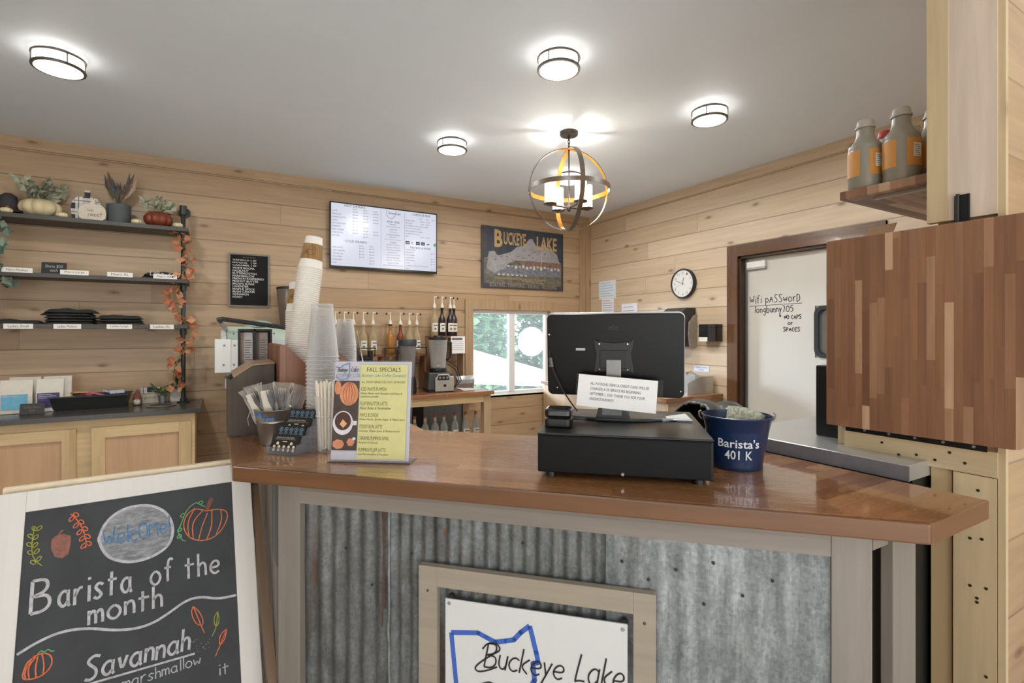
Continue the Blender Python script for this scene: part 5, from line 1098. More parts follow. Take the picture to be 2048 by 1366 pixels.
# ------------------------------------------------------------------ back bar with machines
bbr = thing('back_bar', 'long butcher block back bar along the wall under the window', 'counter', (0, 0, 0))
BX0, BX1, BF = .08, 2.39, 4.49
MB().box(BX0, BF, .825, BX1, BY - .0, .86).build('worktop', m_butcher, bbr, bevel=.003)
MB().box(BX0 + .105, BF + .034, .75, BX1 - .10, BF + .06, .825).build('apron', m_maple, bbr)
for x, y in ((BX1 - .10, BF + .03), (BX1 - .10, BY - .12), (BX0 + .03, BF + .03), (BX0 + .03, BY - .12)): MB().box(x, y, 0, x + .075, y + .075, .825).build('leg', m_pine_vert, bbr)
MB().box(BX0 + .04, BF + .06, .30, BX1 - .04, BY - .05, .33).build('lower_shelf', m_butcher, bbr)
MB().box(1.85, BY - .10, .33, BX1 - .05, BY - .06, .82).build('back_panel', pm('#8f9498', .5, .3), bbr)
MB().box(1.2, BY - .10, .33, 1.85, BY - .06, .82).build('dark_back_panel', m_blackmat, bbr)
def syrup(name, x, y, z, label, liq, pump=True, grp='pump syrup bottles', az=0, lab='#e6e1d6', capc='#9a4a44', collar=False):
    o = thing(name, label, 'bottle', (x, y, z), az, grp)
    gb = MB().lathe([(0, 0), (.034, 0), (.037, .006), (.037, .165), (.034, .185), (.018, .215), (.0145, .24), (.0145, .285), (.0155, .287), (.0155, .295)], 20).build('glass_bottle', liq, o, smooth=True)
    b = MB(); vs_ = []
    for i in range(11):
        a_ = -PI / 2 - .95 + 1.9 * i / 10
        for zz_ in (.045, .135): vs_.append((.0378 * math.cos(a_), .0378 * math.sin(a_), zz_))
    b.mat(0).add(vs_, [(2 * i, 2 * i + 2, 2 * i + 3, 2 * i + 1) for i in range(10)])
    b.mat(1).rect(-.02, .108, .02, .116, -.0385); b.mat(2).disc(-.004, .075, .014, -.0385, 10)
    b.build('label', [pm(lab, .6), m_ink, pm('#8f7a5a' if liq is not m_green else '#6a9a5a', .6, var=.3, scale=90)], gb)
    if pump:
        pu = MB().lathe([(.017, .29), (.019, .296), (.019, .305), (.014, .325), (.006, .345), (.0045, .40), (.007, .402), (.007, .412), (0, .412)], 16).tube([(0, 0, .407), (.034, -.008, .405)], .0045, 8).build('pump', pm('#e4ddcf', .5), o, smooth=True)
        MB().tube([(.032, -.008, .409), (.042, -.010, .392)], .008, 8).build('nozzle_cap', m_black, pu)
        if collar: MB().lathe([(.0195, .284), (.0195, .296)], 16).build('collar', m_black, o)
    else:
        MB().lathe([(.0162, .28), (.0162, .30), (0, .30)], 16).build('cap', pm(capc, .5), o, smooth=True)
        MB().shell([(.015, .235), (.015, .27)], 16).build('neck_label', pm('#cdb9a2', .6), gb)
    return o
L_clear = clear('clear_syrup', '#d9c8a4', .62, .08); L_amber = pm('#a9742f', .2, spec=.6); L_red = pm('#7c3a24', .2); L_dark = pm('#2c1c22', .2); L_empty = clear('empty_bottle', '#d5dcd8', .75, .06)
rs = thing('syrup_riser', 'long low wooden riser holding the row of syrup pumps', 'riser', (0, 0, .86))
MB().box(.915, 4.92, .345, 1.84, 5.08, .365).build('board', m_walnut, rs)
for x in (.92, 1.38, 1.82): MB().box(x, 4.93, 0, x + .02, 5.07, .345).build('support', m_walnut, rs)
MB().tube([(1.40, 4.905, .43), (1.84, 4.905, .43)], .006, 6).build('front_rail', m_black, rs); MB().tube([(.92, 4.905, .43), (1.32, 4.905, .43)], .006, 6).build('front_rail', m_black, rs)
for x in (.93, 1.31, 1.41, 1.83): MB().tube([(x, 4.905, .35), (x, 4.905, .43)], .005, 6).build('rail_post', m_black, rs)
spec = [(.96, L_clear, 'half hidden behind the clear cups'), (1.042, L_clear, 'second from the left, showing above the far clear cups'), (1.126, L_clear, 'third from the left in the row of syrup pumps'), (1.22, L_clear, 'fourth from the left with white fruit label'), (1.312, L_clear, 'with green leaf label, fifth in the row'),
        (1.485, L_amber, 'full of amber syrup left of the dark blender jug'), (1.586, L_red, 'full of reddish syrup behind the dark blender jug'), (1.679, L_clear, 'third from the right, behind the dark blender jug'), (1.758, L_clear, 'furthest right in the low row, near the tall blender')]
for k, (x, l, s) in enumerate(spec): syrup('syrup_bottle', x, 4.985, 1.226, 'syrup pump bottle ' + s, l, az=(0, .2, -.3, 0, .2, PI * .9, -.5, .1, .3)[k], collar=(k == 5))
r2 = thing('tall_riser', 'short brown riser shelf raising four syrup bottles by the window', 'riser', (0, 0, .86))
MB().box(1.90, 4.92, .525, 2.27, 5.12, .543).build('board', m_walnut, r2)
for x in (1.90, 2.255): MB().box(x, 4.94, 0, x + .015, 5.11, .525).build('support', m_pine_vert, r2)
for x, y, l, s, c in ((1.954, 5.0, L_clear, 'pale syrup pump bottle furthest left on the tall riser', False), (2.039, 5.0, L_dark, 'dark berry syrup pump bottle on the tall riser', True), (2.122, 4.98, L_dark, 'dark syrup pump bottle third from left on the tall riser', False), (2.20, 5.06, L_dark, 'narrow dark syrup pump bottle at the back right of the tall riser', True)): syrup('syrup_bottle', x, y, 1.403, s, l, collar=c, grp='syrup bottles on the tall riser')
pn = thing('riser_notice', 'white printed notice taped below the tall riser', 'notice', (2.185, 4.917, 1.22))
MB().box(-.08, 0, 0, .08, .001, .18).build('paper', m_paper, pn)
b = MB(); b.rect(-.07, .14, .05, .165, -.0006); [b.rect(-.07, .12 - k * .02, .06, .123 - k * .02, -.0006) for k in range(5)]; b.build('print', pm('#6b6a70', .6), pn)
ub = [(1.652, 'first bottle from the left on the lower shelf, in shadow'), (1.759, 'second bottle from the left on the lower shelf, in shadow'), (1.863, 'third bottle from the left on the lower shelf'), (1.958, 'middle bottle of the seven on the lower shelf'), (2.077, 'third bottle from the right on the lower shelf'), (2.194, 'second bottle from the right on the lower shelf'), (2.307, 'furthest right bottle on the lower shelf, next to the bar leg')]
for x, s in ub: syrup('spare_bottle', x, 4.75, .33, 'clear ' + s, L_empty, pump=False, grp='spare bottles below the back bar')
bl = thing('blender', 'tall countertop blender with clear jug and silver control base', 'blender', (1.895, 4.75, .86), R(-8))
MB().prism(rrect(-.135, -.13, .135, .13, .03), .0, .02).build('rubber_foot', m_black, bl)
b = MB(); b.add([(-.13, -.12, .02), (.13, -.12, .02), (.13, .12, .02), (-.13, .12, .02), (-.115, -.10, .19), (.12, -.10, .19), (.12, .11, .19), (-.115, .11, .19)], [(0, 1, 5, 4), (1, 2, 6, 5), (2, 3, 7, 6), (3, 0, 4, 7), (4, 5, 6, 7), (3, 2, 1, 0)]); b.build('motor_base', pm('#3c3a39', .4), bl, bevel=.012)
M_ = Matrix.Translation((0, 0, .02)) @ Matrix.Rotation(R(-6.5), 4, 'X')
b = MB(); b.prismY([(-.06, .01), (.125, .01), (.125, .15), (.09, .155), (.075, .175), (-.03, .175), (-.045, .15), (-.06, .14)], -.136, -.122); b.build('silver_panel', pm('#c3bfb6', .3, .5), bl, bevel=.003)
MB().prismY([(-.04, .12), (.08, .12), (.065, .165), (-.028, .165)], -.139, -.136).build('control_panel', m_black, bl)
for x in (-.015, .02, .055): MB().lathe([(.012, 0), (.010, .008)], 12, M=Matrix.Translation((x, -.139, .142)) @ Matrix.Rotation(R(90), 4, 'X')).build('knob', m_steel_r, bl)
MB().lathe([(.014, 0), (.014, .002)], 16, M=Matrix.Translation((.035, -.136, .065)) @ Matrix.Rotation(R(90), 4, 'X')).build('badge', m_black, bl)
MB().lathe([(.085, .19), (.09, .20), (.085, .225), (.07, .23)], 24).build('jug_seat', m_black, bl, smooth=True)
MB().shell([(.068, .225), (.072, .24), (.092, .50), (.093, .515)], 28).build('jug', clear('blender_jug', '#d3d2d0', .72, .08), bl, smooth=True)
MB().lathe([(.095, .508), (.095, .53), (.05, .535), (.045, .55), (0, .55)], 26).build('lid', m_black, bl, smooth=True)
MB().tube([(.09, -.01, .49), (.125, -.02, .48), (.125, -.02, .34), (.08, -.01, .30)], .012, 8).build('handle', m_black, bl)
MB().tube([(-.02, -.02, .25), (.0, -.02, .245), (.03, .0, .25)], .012, 6).build('blade', m_steel, bl)
cb2 = tag(MB().tube([(2.02, 4.80, 1.12), (2.13, 4.86, 1.06), (2.17, 4.86, .95), (2.10, 4.84, .872)], .005, 6).mat(0).tube([(2.02, 4.82, 1.16), (2.16, 4.88, 1.08), (2.205, 4.88, .94), (2.12, 4.86, .872)], .005, 6).build('power_cord', m_black), None, None); cb2.parent = bl; cb2.matrix_parent_inverse = (Matrix.Translation(bl.location) @ Matrix.Rotation(R(-8), 4, 'Z')).inverted()
dj = thing('blender_jug', 'dark lidded blender jug standing left of the tall blender', 'blender jug', (1.565, 4.70, .86))
MB().lathe([(.0, 0), (.085, 0), (.085, .10), (.07, .16)], 24).build('jug_base', m_black, dj, smooth=True)
MB().shell([(.066, .16), (.082, .46)], 26).build('jug_body', clear('smoked_jug', '#8b8784', .4, .1), dj, smooth=True)
MB().lathe([(.087, .455), (.087, .505), (.08, .515), (0, .515)], 26).build('lid', pm('#303236', .5), dj, smooth=True)
MB().tube([(-.08, 0, .45), (-.105, -.0, .42), (-.095, 0, .28), (-.065, 0, .26)], .012, 8).build('handle', m_black, dj)
ba = thing('snack_bag', 'crumpled silver grey bag on the back bar before the window', 'bag', (2.27, 4.93, .862))
b = MB(); vs_ = [(x + .01 * noise.noise(Vector((x * 40, z * 40, 1))), (-.025 if s else .025) * (1 - abs(z / .06 - 1) ** 3) + .006 * noise.noise(Vector((x * 60, z * 60, s))), z) for s in (1, 0) for z in (0, .04, .08, .12) for x in (-.10, -.05, 0, .05, .10)]
b.add(vs_, [(k * 20 + j * 5 + i, k * 20 + j * 5 + i + 1, k * 20 + (j + 1) * 5 + i + 1, k * 20 + (j + 1) * 5 + i) for k in (0, 1) for j in range(3) for i in range(4)] + [(0, 1, 21, 20), (1, 2, 22, 21), (2, 3, 23, 22), (3, 4, 24, 23)]); b.build('bag_body', pm('#a9a9ab', .35, .3, .2, 30), ba)
pp_ = tag(MB().add([(0, 0, .0), (.2, 0, .0), (.2, .14, .002), (0, .14, .02)], [(0, 1, 2, 3)]).build('paper_sheet', pm('#cfc8bd', .6), loc=(2.12, 4.62, .8615), rotz=.2, solid=.0006), 'curled paper sheets lying on the right end of the back bar', 'paper')
# espresso machine
em = thing('espresso_machine', 'mint green espresso machine with white side panel on the back bar', 'espresso machine', (.0, 4.56, .86))
m_mint = pm('#b4c2b2', .25, var=.04, scale=6, coat=.3)
for x, y in ((.12, .05), (.84, .05), (.12, .25), (.84, .25)): MB().tube([(x, y, 0), (x, y, .14)], .02, 10).build('foot', m_steel_r, em)
MB().box(.05, .0, .14, .90, .30, .22).build('drip_tray', m_steel_r, em)
b = MB().prismX([(.12, .22), (.30, .22), (.30, .56), (.26, .63), (.10, .63), (.02, .58), (.02, .46), (.12, .44)], .06, .90); b.build('body', m_mint, em, bevel=.012)
b = MB(); b.prismX([(.0, .28), (.27, .28), (.28, .52), (.22, .60), (.06, .60), (-.02, .53)], .02, .06); b.build('side_panel_left', pm('#d3d3cf', .3, .2), em, bevel=.006)
MB().box(-.02, -.06, .27, .09, .0, .53).build('white_panel', pm('#d7d6d2', .3, .2, .02), em, bevel=.004)
MB().box(.09, -.058, .28, .16, .0, .525).build('white_panel', pm('#cfcecb', .3, .2, .02), em, bevel=.004)
for x, z in ((.045, .48), (.115, .48), (.04, .33), (.11, .33)): MB().lathe([(.008, 0), (.006, .003)], 10, M=Matrix.Translation((x, -.06, z)) @ Matrix.Rotation(R(90), 4, 'X')).build('screw', pm('#77746f', .4, .5), em)
MB().box(.16, -.03, .30, .5, .02, .52).build('grey_panel', pm('#b6b7b5', .35, .4, .03), em)
MB().tube([(.0, -.05, .675), (.03, -.06, .683), (.5, -.10, .615)], .018, 10).build('lever_bar', pm('#2a2c2d', .3), em)
MB().tube([(.06, .05, .60), (.02, -.04, .66)], .014, 8).build('bar_mount', m_steel_r, em)
MB().lathe([(.11, 0), (.10, .03), (.06, .05), (0, .055)], 24, c=(.30, .18, .628)).build('boiler_dome', m_mint, em, smooth=True)
for x in (.11, .19, .27, .40): MB().lathe([(.008, 0), (0, .006)], 10, M=Matrix.Translation((x, .02, .572)) @ Matrix.Rotation(R(90), 4, 'X')).build('rivet', m_chrome, em)
for x in (.55, .78): MB().tube([(x, .06, .40), (x + .02, -.16, .37)], [.018, .022], 10).build('portafilter', m_black, em)
MB().tube([(.88, .05, .37), (1.16, -.06, .35)], .028, 12).build('group_handle', m_blackgloss, em)
MB().tube([(1.16, -.06, .24), (1.16, -.06, .42)], .024, 12).build('black_canister', m_blackgloss, em)
MB().tube([(1.02, -.02, .56), (1.06, -.06, .30)], .02, 8).build('steam_handle', m_black, em)
MB().tube([(1.05, -.04, .60), (1.10, -.07, .30), (1.10, -.08, .18)], .006, 8).build('steam_wand', m_chrome, em)
gr = thing('coffee_grinder', 'coffee grinder with smoky hopper peeping out left of the cups', 'grinder', (.50, 4.80, .86)) if False else None
gr = thing('coffee_grinder', 'coffee grinder with smoky bean hopper rising left of the paper cups', 'grinder', (.545, 4.965, .86))
MB().box(-.085, -.085, 0, .085, .085, .60).build('grinder_body', pm('#3a3a3b', .35), gr, bevel=.01)
MB().shell([(.05, .60), (.07, .70), (.09, .93), (.092, .965)], 26).build('hopper', clear('smoked_hopper', '#8d7f74', .5, .08), gr, smooth=True)
MB().lathe([(0, .60), (.048, .60), (.066, .70), (.078, .83), (0, .84)], 22).build('coffee_beans', pm('#2d1d14', .6, var=.3, scale=120), gr, smooth=True)
MB().lathe([(.094, .965), (.094, .982), (.06, .99), (0, .99)], 24).build('hopper_lid', m_black, gr, smooth=True)
# ------------------------------------------------------------------ left wall shelving
su = thing('pipe_shelf_unit', 'black pipe wall shelving with three charcoal boards on the left', 'shelf unit', (0, 0, 0))
SX0 = -2.2; SXE = -.205
for z in (2.279, 1.866, 1.502): MB().box(SX0, 4.84, z - .03, SXE, BY - .002, z).build('shelf_board', m_darkshelf, su, bevel=.001)
def pipe(x):
    y = 4.955
    MB().tube([(x, y, .872), (x, y, 2.43), (x, y + .02, 2.452), (x, BY - .02, 2.452)], .0165, 12).build('pipe', m_pipe, su, smooth=True)
    MB().lathe([(.045, 0), (.045, .008), (.024, .012), (.022, .03)], 20, M=Matrix.Translation((x, BY - .0, 2.452)) @ Matrix.Rotation(R(90), 4, 'X')).build('wall_flange', m_pipe, su, smooth=True)
    MB().tube([(x, y, 2.40), (x, y, 2.475)], .026, 12).build('elbow', m_pipe, su, smooth=True)
    MB().lathe([(.045, 0), (.045, .008), (.024, .012), (.022, .03)], 20, c=(x, y, .8705)).build('floor_flange', m_pipe, su, smooth=True)
    for z in (2.225, 1.812, 1.448): MB().tube([(x, y, z - .03), (x, y, z + .02)], .023, 12).build('coupling', m_pipe, su, smooth=True)
pipe(-.243); pipe(-1.52)
cab = thing('base_cabinet', 'pale wooden base cabinet with two panel doors under the shelves', 'cabinet', (0, 0, 0))
MB().box(-2.3, 4.51, .835, -.11, BY - .002, .87).build('worktop', m_darktop, cab, bevel=.002)
MB().box(-2.25, 4.56, .0, -.15, BY - .002, .835).build('carcass', m_maple, cab)
def cdoor(x0, x1):
    dr = MB(); zt, zb, w_ = .775, .12, .075
    o = bpy.data.objects.new('door', None); COL.objects.link(o); o.parent = cab; o.empty_display_size = .05
    for xx in (x0, x1 - w_): MB().box(xx, 4.538, zb, xx + w_, 4.56, zt).build('stile', m_maple_v, o, bevel=.001)
    for zz in (zt - w_, zb): MB().box(x0 + w_, 4.5385, zz, x1 - w_, 4.5598, zz + w_).build('rail', m_maple, o)
    MB().box(x0 + w_, 4.55, zb + w_, x1 - w_, 4.5595, zt - w_).build('door_panel', m_ply, o)
cdoor(-.76, -.175); cdoor(-1.42, -.845); cdoor(-2.08, -1.50)
# shelf decorations
def pumpkin(name, label, x, y, z, r, h, m, lobes=9, seg=54, grp=None, stem=True):
    o = thing(name, label, 'pumpkin', (x, y, z), random.random(), grp); pr = []
    for k in range(11): t = -PI / 2 + PI * k / 10; pr.append((max(.02 * r, r * math.cos(t) ** .75 if math.cos(t) > 0 else 0), h / 2 + h / 2 * math.sin(t)))
    b = MB(); vs_ = []; fs_ = []
    for rr, zz_ in pr:
        for k in range(seg): a_ = 2 * PI * k / seg; q = rr * (1 - .13 * abs(math.cos(a_ * lobes / 2)) ** 6); vs_.append((q * math.cos(a_), q * math.sin(a_), zz_))
    b.add(vs_, [(i * seg + k, i * seg + (k + 1) % seg, (i + 1) * seg + (k + 1) % seg, (i + 1) * seg + k) for i in range(10) for k in range(seg)]); b.add(vs_[:seg], [tuple(range(seg - 1, -1, -1))]); b.add(vs_[-seg:], [tuple(range(seg))])
    b.build('pumpkin_body', m, o, smooth=True)
    if stem: MB().tube([(0, 0, h * .92), (.003, 0, h * 1.12), (.012, 0, h * 1.28)], [.007 * r / .03, .005 * r / .03, .004 * r / .03], 7).build('pumpkin_stem', pm('#7a6a48', .8), o)
    return o
def sprigs(parent, z, n, spread, h, hexs, leafl, seed, down=.0, name='foliage', y0=0):
    random.seed(seed); b = MB()
    for k in range(n):
        a_ = random.uniform(0, 2 * PI); el = random.uniform(.25, 1.0); d_ = Vector((math.cos(a_) * spread, math.sin(a_) * spread * .6, h * el))
        b.mat(random.randrange(len(hexs)))
        b.tube([(0, y0, z), tuple(Vector((0, y0, z)) + d_)], .0015, 4)
        for j in range(4):
            p = Vector((0, y0, z)) + d_ * (.35 + .2 * j); dd = d_.normalized() + Vector((random.uniform(-.8, .8), random.uniform(-.8, .8), random.uniform(-.3, .5)))
            b.leaf(p, dd, leafl * random.uniform(.7, 1.2), leafl * random.uniform(.5, .75), (random.uniform(-.5, .5), 1, random.uniform(-.5, .5)), bend=.4)
    return b.build(name, [pm(c, .75, var=.2) for c in hexs], parent)
m_wp = pm('#cfbe98', .6, var=.06, scale=10)
p1 = pumpkin('white_pumpkin', 'large cream pumpkin with grey-green leaves on the top shelf', -1.12, 4.96, 2.279, .125, .135, m_wp, stem=False)
sprigs(p1, .125, 26, .13, .12, ('#a9a88f', '#b9b8a0', '#939480'), .075, 4)
for x, s in ((-1.285, 'at the far left edge'), (-.985, 'right of the large cream pumpkin'), (-.545, 'between the grey pot and red pumpkin'), (-.275, 'right of the red pumpkin by the pipe')): pumpkin('mini_pumpkin', 'tiny cream pumpkin on the top shelf ' + s, x, 4.88, 2.279, .036, .04, pm('#d9cca4', .6), 8, 32, 'tiny pumpkins on the top shelf')
p2 = pumpkin('red_pumpkin', 'rust red pumpkin topped with sage leaves on the top shelf', -.41, 4.95, 2.279, .10, .125, pm('#7d3a22', .45, var=.12, scale=9), stem=False)
sprigs(p2, .115, 26, .10, .11, ('#aeae94', '#c2c1a8', '#95987f'), .055, 8)
ht = thing('witch_hat', 'dark felt hat decoration at the left end of the top shelf', 'hat', (-1.30, 4.98, 2.279))
MB().lathe([(0, .02), (.11, .02), (.12, .03), (.06, .045), (.045, .14), (.02, .16), (0, .162)], 26).build('hat_body', pm('#3b3a3c', .8), ht, smooth=True); MB().lathe([(.06, .045), (.058, .065)], 26).build('hat_band', pm('#4b2620', .7), ht, smooth=True)
MB().lathe([(0, 0), (.05, 0), (.05, .02), (0, .02)], 20).build('hat_stand', m_black, ht)
pq = thing('plaid_pumpkin', 'black and white plaid wooden pumpkin cutout on the top shelf', 'pumpkin decoration', (-.855, 4.93, 2.279))
def pshape(w, h): return [(-.32 * w, 0), (.32 * w, 0), (.47 * w, .12 * h), (.5 * w, .38 * h), (.45 * w, .62 * h), (.33 * w, .75 * h), (.1 * w, .78 * h), (.12 * w, h), (-.06 * w, h), (-.06 * w, .78 * h), (-.3 * w, .75 * h), (-.45 * w, .62 * h), (-.5 * w, .38 * h), (-.47 * w, .12 * h)]
N = NT('plaid_print'); P_ = N.pos(False); fx_ = N.math('FRACT', N.math('ADD', N.math('MULTIPLY', N.dot(P_, X3), 11.5), .25)); fz_ = N.math('FRACT', N.math('MULTIPLY', N.dot(P_, Z3), 11.5))
sx_ = N.math('LESS_THAN', fx_, .5); sz_ = N.math('LESS_THAN', fz_, .5); both = N.math('MULTIPLY', sx_, sz_); line = N.math('MAXIMUM', N.math('LESS_THAN', N.math('ABSOLUTE', N.math('SUBTRACT', fx_, .72)), .04), N.math('LESS_THAN', N.math('ABSOLUTE', N.math('SUBTRACT', fz_, .72)), .04))
colp = N.mix(N.math('ADD', N.math('MULTIPLY', N.math('MAXIMUM', sx_, sz_), .18), N.math('MULTIPLY', both, .8)), lin('#d8d3cd'), lin('#1c1c1e')); colp = N.mix(N.math('MULTIPLY', line, .7), colp, lin('#2a2a2c'))
MB().prismY(pshape(.185, .235), 0, .02).build('cutout', N.fin(colp, .7), pq)
ps = thing('cream_cutout', 'small cream wooden pumpkin cutout with script lettering on the top shelf', 'pumpkin decoration', (-.812, 4.875, 2.279))
MB().prismY([(x, z) for x, z in pshape(.165, .158)], 0, .02).build('cutout', pm('#d0c4b2', .7), ps)
b = MB(); script(b, 'sweet', -.03, .03, .035, .0022, slant=.3, xs=.7, y=-.0006); script(b, 'hello', -.03, .065, .02, .0014, slant=.3, xs=.7, y=-.0006); b.build('script_lettering', m_ink, ps)
pt_ = thing('grey_pot', 'grey cylinder pot of dark feathers and grasses on the top shelf', 'plant pot', (-.665, 4.97, 2.279))
MB().lathe([(0, 0), (.072, 0), (.074, .004), (.078, .15), (.072, .152), (.068, .135), (0, .135)], 30).build('pot', pm('#55595a', .8, var=.1), pt_, smooth=True)
random.seed(21); b = MB()
for k in range(30):
    a_ = random.uniform(0, 2 * PI); t = random.uniform(.05, .5); dd = Vector((math.cos(a_) * t, math.sin(a_) * t * .6, 1)); b.mat(random.choice((0, 0, 1, 2, 3))); l_ = random.uniform(.12, .26)
    b.tube([(0, 0, .13), tuple(Vector((0, 0, .13)) + dd * l_ * .6)], .0018, 4); b.leaf(Vector((math.cos(a_) * .02, 0, .13)) + dd * l_ * .35, dd, l_ * .75, .034, (random.uniform(-.5, .5), 1, 0), bend=.3)
b.build('feathers', [pm('#565b60', .7), pm('#b39c80', .7), pm('#5d5a34', .7), pm('#6f5440', .7)], pt_)
def card(name, label, x, y, z, w, h, txt, grp, hexc='#e8e3da', ink='#4a4642', rx=0, th=.003, tw=.7):
    o = thing(name, label, 'label', (x, y, z), 0, grp)
    c = MB().box(-w / 2, 0, 0, w / 2, th, h).build('card', pm(hexc, .6, var=.02), o); c.rotation_euler = (rx, 0, 0)
    t_ = text('lettering', txt, pm(ink, .7), o, 0, -.0006, h * .78, w=w * tw, h=h * (.5 if '\n' not in txt else .6), align='C'); t_.rotation_euler = (rx, 0, 0)
    return o
for x, s in ((-1.218, "Men's Medium"), (-.907, "Men's Large"), (-.64, "Men's XL"), (-.356, "Men's XXL")): card('shelf_label', ('white size label reading %s on the middle shelf edge' % s) if 'XXL' not in s else 'white label furthest right on the middle shelf edge, by the pipe', x, 4.8365, 1.862, .155 if x > -.7 else .162, .034, s, 'size labels on the shelf edges')
for x, s in ((-1.212, 'Ladies Small'), (-.947, 'Ladies Medium'), (-.644, 'Ladies Large'), (-.377, 'Ladies XL')): card('shelf_label', 'white size label reading %s on the lowest shelf edge' % s, x, 4.8365, 1.466, .155, .036, s, 'size labels on the shelf edges')
card('price_sign', 'small black price sign standing on the middle shelf', -1.03, 4.87, 1.867, .14, .085, 'Shirts $20\neach', None, '#1f1f20', '#b8b4ae', R(-12), .004)
def shirts(x, y, z, w, n, label, seed, dark='#34322f'):
    random.seed(seed)
    for k in range(n):
        o = thing('folded_shirt', label[k], 'shirt', (x + random.uniform(-.012, .012), y, z + k * .021), random.uniform(-.06, .06), 'folded shirts on the shelves')
        b = MB(); nx, ny = 12, 6; vs_ = []
        for s_ in (0, 1):
            for j in range(ny + 1):
                for i in range(nx + 1):
                    u, v = i / nx * 2 - 1, j / ny * 2 - 1; e_ = (1 - abs(u) ** 12) * (1 - abs(v) ** 12)
                    vs_.append((u * w / 2 * (1 + .03 * noise.noise(Vector((v * 3, k, seed)))), v * .105, (.024 * e_ + .006 * noise.noise(Vector((u * 2.4, v * 2, seed + k))) * e_ + .002 + (.008 * math.exp(-((u + .2) * 5) ** 2) * e_)) if s_ else 0.0005))
        m_ = (nx + 1) * (ny + 1)
        for s_ in (0, 1): b.add(vs_[s_ * m_:(s_ + 1) * m_], [((j * (nx + 1) + i), (j * (nx + 1) + i + 1), ((j + 1) * (nx + 1) + i + 1), ((j + 1) * (nx + 1) + i))[::1 if s_ else -1] for j in range(ny) for i in range(nx)])
        b.build('folded_cloth', pm(dark, .9, var=.15, scale=60), o, smooth=True)
shirts(-1.27, 4.97, 1.502, .30, 1, ['single folded black shirt at the left of the lowest shelf'], 2)
shirts(-.95, 4.97, 1.502, .29, 5, ['bottom folded black shirt of the tall stack', 'second folded black shirt from the bottom of the tall stack', 'third folded black shirt of the tall stack', 'fourth folded black shirt of the tall stack', 'top folded black shirt of the tall stack'], 5)
shirts(-.64, 4.97, 1.502, .27, 3, ['bottom folded black shirt of the short stack', 'middle folded black shirt of the short stack', 'top folded black shirt of the short stack'], 9)
shirts(-.355, 4.96, 1.866, .30, 2, ['lower folded black shirt on the middle shelf by the pipe', 'upper folded black shirt with white print on the middle shelf'], 14)
b = MB(); script(b, 'Lake', -.46, 1.885, .04, .004, y=4.852, xs=.8); script(b, 'Co', -.34, 1.884, .03, .004, y=4.852); 
tp = b.build('shirt_print', pm('#c9c6c2', .8), None); tp.parent = [o for o in bpy.data.objects if o.get('label', '') == 'upper folded black shirt with white print on the middle shelf'][0]
pr_ = tp.parent; tp.matrix_parent_inverse = Matrix.Identity(4); tp.location = (-pr_.location.x, -pr_.location.y, -pr_.location.z - .001)
def garland(name, label, x, y, zs, hexs, n, seed, leaf, spread):
    random.seed(seed); o = thing(name, label, 'garland', (x, y, 0)); b = MB(); st = []
    m_ = 24
    for k in range(m_ + 1): t = k / m_; st.append((spread * .55 * math.sin(t * 13 + seed), spread * .35 * math.cos(t * 11), zs[0] + (zs[1] - zs[0]) * t))
    MB().tube(st, .003, 5).build('vine_stem', pm('#7a7a4a', .8), o)
    for k in range(n):
        i = random.randrange(m_); p = Vector(st[i]); a_ = random.uniform(0, 2 * PI); dd = Vector((math.cos(a_), math.sin(a_) * .7, random.uniform(-.6, .5)))
        b.mat(random.randrange(len(hexs))).leaf(p + dd * leaf * .2, dd, leaf * random.uniform(.6, 1.0), leaf * random.uniform(.6, .9), (random.uniform(-.6, .6), 1, random.uniform(-.6, .6)), bend=.4)
    b.build('leaves', [pm(c, .75, var=.2, scale=20) for c in hexs], o); return o
garland('leaf_garland', 'orange leaf garland trailing down the right shelf pipe', -.255, 4.90, (2.24, .95), ('#bd7d5a', '#b06c4a', '#cc9470'), 100, 31, .078, .09)
garland('leaf_garland', 'grey-green eucalyptus garland at the left edge of the shelves', -1.335, 4.80, (2.23, 1.55), ('#6d7d6c', '#54675c', '#839180'), 60, 12, .09, .06)
# cabinet top things
def coffee_bag(x, y, label, hexl, w=.15, h=.235):
    o = thing('coffee_bag', label, 'coffee bag', (x, y, .871), .1, 'white coffee bags on the cabinet')
    MB().add([(-w / 2, -.04, 0), (w / 2, -.04, 0), (w / 2, .04, 0), (-w / 2, .04, 0), (-w / 2, -.042, h * .5), (w / 2, -.042, h * .5), (w / 2, .042, h * .5), (-w / 2, .042, h * .5), (-w / 2, -.004, h), (w / 2, -.004, h), (w / 2, .004, h), (-w / 2, .004, h)], [(0, 1, 5, 4), (4, 5, 9, 8), (2, 3, 7, 6), (6, 7, 11, 10), (1, 2, 6, 5), (5, 6, 10, 9), (3, 0, 4, 7), (7, 4, 8, 11), (8, 9, 10, 11), (3, 2, 1, 0)]).build('pouch', pm('#d8d0c2', .5, var=.04), o, bevel=.004)
    if hexl:
        b = MB(); b.mat(0).rect(-w * .44, .03, w * .36, .135, -.0445); [b.mat(1).rect(-w * .4, .122 - k * .012, w * .1 + (k % 2) * .02, .126 - k * .012, -.045) for k in range(3 if hexl != '#6fb3cf' else 1)]
        b.build('label', [pm(hexl, .5, var=.1), pm('#c9c6d6', .6)], o)
    return o
coffee_bag(-1.225, 4.86, 'white coffee bag with blue label at the left of the cabinet top', '#6fb3cf', .17)
coffee_bag(-1.05, 4.88, 'white coffee bag with purple label beside the black tray', '#41386a', .15)
coffee_bag(-1.03, 4.985, 'plain white coffee bag standing behind the purple-labelled bag', None, .16, .245)
coffee_bag(-1.21, 4.985, 'plain white coffee bag standing behind the blue-labelled bag', None, .17, .245)
